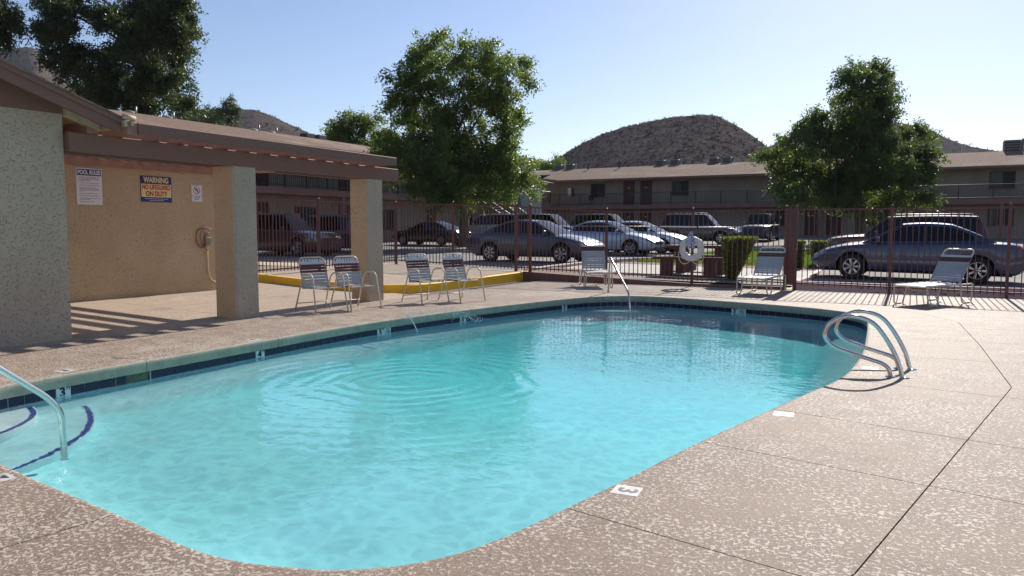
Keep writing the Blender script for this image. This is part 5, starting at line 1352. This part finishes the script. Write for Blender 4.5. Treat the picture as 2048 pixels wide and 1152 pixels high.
# floor drain cover and skimmer lid
t = thing("skimmer_lid", W(5.25, 7.98, 0), "flush round skimmer lid in the deck beside the left coping joint", "skimmer lid"); MB().lathe([(.001, .003), (.13, .003), (.14, -.004)], 24).build("lid", M_['deck'], t, world=False)
b = MB(); b.tube([(.15 * math.cos(a / 14 * PI), .15 * math.sin(a / 14 * PI), -.001) for a in range(28)], .003, 4, True); b.build("rim", M_['subgrade'], t, world=False)

# ------------------------------------------------------------------ water spout and drops
t = thing("water_spout", W(9.8, 7.6, -.05), "thin arc of water jetting from the left coping with falling drops", "water jet")
b = MB(); a0, a1 = Vector(W(9.95, 7.80, .01)), Vector(W(9.75, 7.25, WZ))
b.tube([a0.lerp(a1, k / 10) + Vector((0, 0, .13 * 4 * (k / 10) * (1 - k / 10))) for k in range(11)], [.0035 + .003 * k / 10 for k in range(11)], 6); b.build("jet", M_['water_drop'], t)
r2 = np.random.default_rng(5); b = MB()
for k in range(420):
    s = r2.random(); q = Vector(W(9.9 + r2.normal(0, .10) + s * .5, 7.6 - s * 1.15 + r2.normal(0, .05), 0)); z = .16 * 4 * s * (1 - s * .93) * r2.uniform(.5, 1.2) + r2.normal(0, .03) - .10 * s
    if z < WZ + .01: z = WZ + .01 + abs(r2.normal(0, .02))
    b.lathe([(.0005, .008), (.0065, 0), (.0005, -.008)], 4, Matrix.Translation((q.x, q.y, z)))
b.build("drops", M_['water_drop'], t, kind="stuff")

# ------------------------------------------------------------------ picnic table behind the fence
t = thing("picnic_table", W(21.1, 6.0, .17), "maroon concrete picnic table with benches behind the life ring", "picnic table")
zg = lotz(21, 6) + .04
def leg(u0, u1, v0, v1, z1): b = MB(); b.ub(u0, u1, v0, v1, zg - .1, z1); return b.build("leg", M_['table'], t)
b = MB(); b.ub(20.75, 21.65, 6.80, 4.95, zg + .70, zg + .78); b.build("tabletop", M_['table'], t)
leg(20.95, 21.45, 6.55, 6.30, zg + .70); leg(20.95, 21.45, 5.45, 5.20, zg + .70)
b = MB(); b.ub(20.15, 20.50, 6.95, 5.0, zg + .40, zg + .48); b.build("bench", M_['table'], t)
leg(20.2, 20.45, 6.75, 6.45, zg + .40); leg(20.2, 20.45, 5.55, 5.25, zg + .40)
b = MB(); b.ub(21.9, 22.25, 6.9, 4.9, zg + .40, zg + .48); b.build("bench", M_['table'], t)
leg(21.95, 22.2, 6.6, 6.3, zg + .40); leg(21.95, 22.2, 5.5, 5.2, zg + .40)
# ------------------------------------------------------------------ trees and trimmed bushes
PIT = math.atan(120 / 1520.0); TH = R(29.5)
def at(px, py, D):
    """the point of the place seen at a spot of the photograph, D metres in front of the camera"""
    a, b_ = (px - 1024) / 1520.0, -(py - 576) / 1520.0
    r = (a, math.cos(PIT) + b_ * math.sin(PIT), -math.sin(PIT) + b_ * math.cos(PIT)); k = D / r[1]
    ox, oy, z = r[0] * k, D, 1.45 + r[2] * k
    u = ox * math.sin(TH) + oy * math.cos(TH); v = -ox * math.cos(TH) + oy * math.sin(TH)
    return Vector((-v, u, z))
def leaves(C, Nrm, size, r_, aspect=2.4, droop=.4):
    """one rhombic leaf per row of C"""
    n = len(C); d = r_.normal(0, 1, (n, 3)); d[:, 2] -= droop * 1.2; d += Nrm * .6; d /= np.linalg.norm(d, axis=1)[:, None]
    s = np.cross(d, r_.normal(0, 1, (n, 3))); s /= np.maximum(np.linalg.norm(s, axis=1), 1e-6)[:, None]
    L = (size * r_.uniform(.65, 1.35, n))[:, None]; w = L / aspect
    return np.stack([C, C + d * L * .45 + s * w * .5, C + d * L, C + d * L * .45 - s * w * .5], 1)
def tree(name, label, cat, D, blobs, trunk, mtl, nl, size, seed, group=None, trunk_r=.28, limbs=9, deep=1.0, droop=.5, rag=1.0, aspect=2.4):
    r_ = np.random.default_rng(seed); base = at(trunk[0][0], trunk[0][1], D)
    ox = (trunk[0][0] - 1024) / 1520 * D; u = ox * math.sin(TH) + D * math.cos(TH); v = -ox * math.cos(TH) + D * math.sin(TH)
    base.z = lotz(u, v) - .1
    t = thing(name, base, label, cat, group)
    fwd = Vector((-(math.sin(TH)), math.cos(TH), 0))
    area = sum(b_[2] * b_[3] for b_ in blobs); Q = []; cents = []
    span = max(b_[2] for b_ in blobs) / 1520 * D
    for px, py, rx, ry in blobs:
        zo = r_.uniform(-1, 1) * span * 1.2 * deep
        c = at(px, py, D + zo); cents.append(c); dens = r_.uniform(.7, 1.2)
        Rx, Rz = rx / 1520 * (D + zo), ry / 1520 * (D + zo); Ry = (Rx * .6 + Rz * .5) * deep
        n = max(60, int(nl * dens * rx * ry / area)); nt = max(12, n // 16)
        right = Vector((math.cos(TH), math.sin(TH), 0)); B3 = np.array([right[:], fwd[:], (0, 0, 1)]); axes = B3 * np.array([[Rx], [Ry], [Rz]])
        # the blob is a spray of branchlets: leaves crowd along them and leave gaps between
        nb = max(7, int(5 + Rx * 5)); bd = r_.normal(0, 1, (nb, 3)); bd[:, 2] += .25; bd /= np.linalg.norm(bd, axis=1)[:, None]
        bl = r_.uniform(.7, 1.0 + .42 * rag, nb); bi = r_.integers(0, nb, nt); tt = r_.uniform(.12, 1.0, nt) ** .7
        loc = bd[bi] * (bl[bi] * tt)[:, None] + r_.normal(0, 1, (nt, 3)) * (.17 * (1.15 - .55 * tt))[:, None]
        loc[:, 2] -= droop * .16 * tt ** 2
        tip = np.array(c[:]) + loc @ axes
        outw = bd[bi] @ B3
        k = 16; tl = r_.uniform(.5, 1.1, nt) * size * 4.2
        s = r_.random((nt, k)); td = outw + r_.normal(0, .55, (nt, 3)); td[:, 2] += .15
        td /= np.linalg.norm(td, axis=1)[:, None]
        P = tip[:, None, :] + td[:, None, :] * (s * tl[:, None])[:, :, None]; P[:, :, 2] -= (s ** 2) * tl[:, None] * droop * .6
        P += r_.normal(0, 1, P.shape) * size * .55
        Q.append(leaves(P.reshape(-1, 3), np.repeat(outw, k, 0), size, r_, aspect, droop))
    Q = np.concatenate(Q); V = Q.reshape(-1, 3) - np.array(base[:]); F = np.arange(len(V)).reshape(-1, 4)
    me = raw_mesh("crown", V, F, M_[mtl]); o = bpy.data.objects.new("crown", me); COL.objects.link(o); o.parent = t
    # trunk and limbs
    tp = [Vector((base.x, base.y, base.z))] + [at(px, py, D) for px, py in trunk[1:]]
    sp = spline(tp, 5); nn = len(sp); b = MB(); b.tube(sp, [trunk_r * (1.25 - .75 * i / (nn - 1)) for i in range(nn)], 9)
    order = sorted(range(len(cents)), key=lambda i: -blobs[i][2] * blobs[i][3])[:limbs]
    for i in order:
        a = sp[int(nn * r_.uniform(.55, .98))]; c = cents[i]; m1 = a.lerp(c, .45) + Vector((r_.normal(0, .25), r_.normal(0, .25), .35 + abs(r_.normal(0, .3))))
        L_ = spline([a, m1, c], 6); kk = len(L_); b.tube(L_, [trunk_r * (.46 - .38 * q / (kk - 1)) for q in range(kk)], 6)
        for q in range(3):
            p = L_[int(kk * r_.uniform(.5, .95))]; e = c + Vector(r_.normal(0, 1, 3) * .7); b.tube([p, p.lerp(e, .5) + Vector((0, 0, .15)), e], [trunk_r * .11, trunk_r * .07, trunk_r * .03], 4)
    b.build("trunk", M_['bark'], t)
    return t
tree("shade_tree", "large bushy green tree rising from the lot in the middle of the photo", "tree", 42, [(870,92,30,26),(838,112,38,28),(915,100,38,28),(955,108,35,26),(1000,125,35,26),(815,135,36,26),(1032,145,28,24),(795,152,22,16),(870,150,55,34),(930,150,52,34),(990,165,48,34),(1040,172,24,18),(818,182,42,24),(796,215,26,28),(850,210,46,34),(910,205,52,38),(970,215,48,38),(1020,210,28,33),(805,248,30,24),(840,262,48,30),(900,260,55,35),(960,270,50,35),(1018,258,24,34),(1036,245,12,22),(870,305,58,34),(930,315,58,34),(990,318,40,28),(1036,345,32,26),(1050,368,24,16),(800,310,48,32),(830,348,48,24),(770,305,30,20),(900,352,48,22),(970,376,24,16),(880,392,24,14),(1010,372,28,18),(790,345,34,22),(860,375,34,16),(1000,345,34,22),(760,325,22,18),(935,345,44,26),(1062,350,14,16),(905,395,34,12),(830,385,18,10),(925,380,36,20),(950,398,26,14),(895,412,26,9),(870,365,40,20),(985,395,26,12),(1045,378,24,12),(850,330,56,36),(945,345,56,34),(900,305,56,40),(1000,305,46,36),(812,300,40,34),(905,372,40,22)],
     [(926, 500), (928, 440), (918, 400), (905, 360), (900, 280)], 'leaf_a', 120000, .17, 21, limbs=16, trunk_r=.26)
tree("shade_tree", "tall dark tree in front of the right apartment block with a lobe on each side", "tree", 47, [(1712,145,22,17),(1740,150,32,20),(1690,166,26,16),(1768,162,22,18),(1730,180,50,24),(1668,168,14,8),(1780,198,22,24),(1700,205,38,24),(1740,226,46,30),(1772,242,28,28),(1640,250,38,22),(1602,266,32,20),(1690,256,48,33),(1740,276,52,34),(1580,290,28,18),(1818,272,30,22),(1848,286,22,20),(1832,312,32,24),(1640,292,52,33),(1700,310,58,38),(1768,322,54,38),(1548,320,26,18),(1590,330,42,28),(1562,350,36,26),(1640,350,52,33),(1710,360,58,38),(1786,368,58,33),(1838,350,26,28),(1582,380,36,16),(1600,402,26,9),(1660,394,48,22),(1730,404,66,19),(1815,400,42,20),(1848,398,18,10),(1690,415,46,12),(1780,414,44,12),(1625,405,34,12),(1735,418,30,9)],
     [(1722, 500), (1720, 440), (1715, 380), (1722, 300), (1728, 220)], 'leaf_e', 100000, .18, 22, limbs=16, trunk_r=.3, rag=.7)
tree("dark_tree", "tall dark tree filling the top left behind the apartment roof", "tree", 50, [(150,-40,55,55),(145,30,46,42),(118,58,34,20),(105,92,32,26),(135,122,42,32),(162,160,36,32),(186,198,32,22),(275,-50,95,55),(270,30,64,42),(332,20,52,56),(348,70,38,42),(300,88,55,38),(228,40,20,30),(250,118,48,32),(330,120,42,34),(320,165,42,28),(290,188,55,28),(348,206,30,18),(228,165,38,30),(250,205,55,20),(372,216,20,10),(205,140,26,26),(85,68,16,9),(370,60,16,34)],
     [(255, 330), (258, 250), (262, 200), (282, 150), (300, 70), (310, -20)], 'leaf_b', 150000, .20, 23, limbs=14, trunk_r=.36, rag=.9)
tree("dark_tree", "dark branch of a nearer tree poking in at the top left corner", "tree", 44, [(-20,15,34,45),(-12,66,24,26),(4,40,14,26),(-45,10,40,60),(2,72,10,14)], [(-60, 330), (-62, 200), (-50, 80), (-40, 0)], 'leaf_b', 20000, .18, 24, limbs=4, trunk_r=.25)
tree("round_tree", "pale green rounded tree behind the far end of the left roof", "tree", 66, [(690,246,30,16),(735,242,26,13),(680,274,28,22),(720,276,40,26),(760,282,28,26),(740,308,38,18),(666,262,14,8)], [(718, 400), (718, 330), (715, 280)], 'leaf_c', 26000, .21, 25, limbs=6, trunk_r=.25)
tree("hazy_bush", "hazy low tree mass behind the left roof beside the dark tree", "tree", 80, [(398,234,24,12),(428,238,22,12),(415,226,10,8),(448,240,16,10)], [(415, 330), (415, 250)], 'leaf_d', 6000, .22, 26, limbs=3, trunk_r=.2)
tree("conifer", "small upright tree standing on the skyline above the left roof", "tree", 78, [(463,208,6,10),(462,222,11,12),(464,236,15,11),(440,226,6,10)], [(463, 330), (463, 215)], 'leaf_d', 4200, .20, 27, limbs=3, trunk_r=.14)
tree("palm_bush", "bright green palm tops behind the left end of the right roof", "tree", 98, [(1085,336,18,8),(1106,329,15,10),(1127,336,9,8),(1070,332,9,6)], [(1104, 420), (1104, 332)], 'leaf_c', 5200, .30, 28, limbs=3, trunk_r=.22, aspect=4.0)

def trimmed(label, D, px, wt, wb, zt, shift, n, seed, size=.042):
    r_ = np.random.default_rng(seed); c = at(px, 500, D); ox = (px - 1024) / 1520 * D; u = ox * math.sin(TH) + D * math.cos(TH); v = -ox * math.cos(TH) + D * math.sin(TH)
    z0 = max(lotz(u, v) - .05, .02) if u > 20.5 else .06
    t = thing("trimmed_bush", (c.x, c.y, z0), label, "bush", "trimmed bushes behind the fence")
    H = zt - z0; right = np.array([math.cos(TH), math.sin(TH), 0]); fw = np.array([-math.sin(TH), math.cos(TH), 0])
    h = r_.random(n) ** .8; top = r_.random(n) < .24; h[top] = 1 - .04 * r_.random(top.sum())
    wid = wb + (wt - wb) * np.clip(h, 0, 1) ** .95
    a = r_.uniform(0, 2 * np.pi, n); sq = 1 / np.maximum(np.abs(np.cos(a)), np.abs(np.sin(a))) ** .62
    rad = np.where(top, np.sqrt(r_.random(n)), 1 - .10 * r_.random(n) ** 2) * wid / 2 * sq * (1 + .05 * np.sin(a * 5 + h * 9))
    C = (shift * (1 - h))[:, None] * right + (np.cos(a) * rad)[:, None] * right + (np.sin(a) * rad)[:, None] * fw + (h * H)[:, None] * np.array([0, 0, 1])
    N = np.cos(a)[:, None] * right + np.sin(a)[:, None] * fw; N[top] = (0, 0, 1)
    C += r_.normal(0, .012, C.shape)
    Q = leaves(C, N * 1.6, size, r_, 1.7, -.2); V = Q.reshape(-1, 3)
    o = bpy.data.objects.new("foliage", raw_mesh("foliage", V, np.arange(len(V)).reshape(-1, 4), M_['hedge'])); COL.objects.link(o); o.parent = t
    b = MB(); k = 10; vs = []
    for q in range(6):
        hh = q / 5; w_ = (wb + (wt - wb) * hh ** .95) * .44
        for j in range(k): p = shift * (1 - hh) * right + math.cos(2 * PI * j / k) * w_ * right + math.sin(2 * PI * j / k) * w_ * fw; vs.append((p[0], p[1], hh * H * .96))
    b.add(vs, [(q * k + j, q * k + (j + 1) % k, (q + 1) * k + (j + 1) % k, (q + 1) * k + j) for q in range(5) for j in range(k)] + [tuple(range(5 * k, 6 * k))], 0, True)
    b.build("twig_core", M_['bark'], t, world=False)
    return t
trimmed("large clipped bush wider at the top, just behind the fence beside the lounger", 19.6, 1479, .80, .16, 1.20, -.22, 9000, 31)
trimmed("small clipped bush at the steel blue sedan's front bumper", 24.0, 1637, .46, .26, 1.02, 0.0, 4200, 32)
trimmed("small clipped bush half hidden behind the solid gate post plate", 23.4, 1594, .42, .24, 1.04, 0.05, 3600, 33)
# lamp standing among the right tree's branches
p = at(1674, 287, 45.6); t = thing("lot_lamp", (p.x, p.y, .4), "small white lot lamp showing through the right tree's foliage", "lamp post")
MB().tube([(0, 0, 0), (0, 0, p.z - .4 + .25)], .05, 6).build("pole", M_['dark_iron'], t, world=False)
b = MB(); b.bev(-.16, .16, -.14, .14, p.z - .4 - .16, p.z - .4 + .10, .04); b.build("lamp_head", M_['white'], t, world=False)

# ------------------------------------------------------------------ the dry haze that softens the far hills
hb = MB(); hb.box(-1600, 1600, -1600, 1600, -3.5, 190)
hz = bpy.data.materials.new("haze"); hz.use_nodes = True; hn = hz.node_tree; hn.nodes.remove(hn.nodes["Principled BSDF"])
pv = nd(hn, "ShaderNodeVolumePrincipled"); pv.inputs["Color"].default_value = (0.86, 0.90, 1.0, 1); pv.inputs["Density"].default_value = 0.00010; pv.inputs["Anisotropy"].default_value = 0.0
hn.links.new(pv.outputs[0], hn.nodes["Material Output"].inputs["Volume"])
hb.build("haze", hz, kind="stuff")
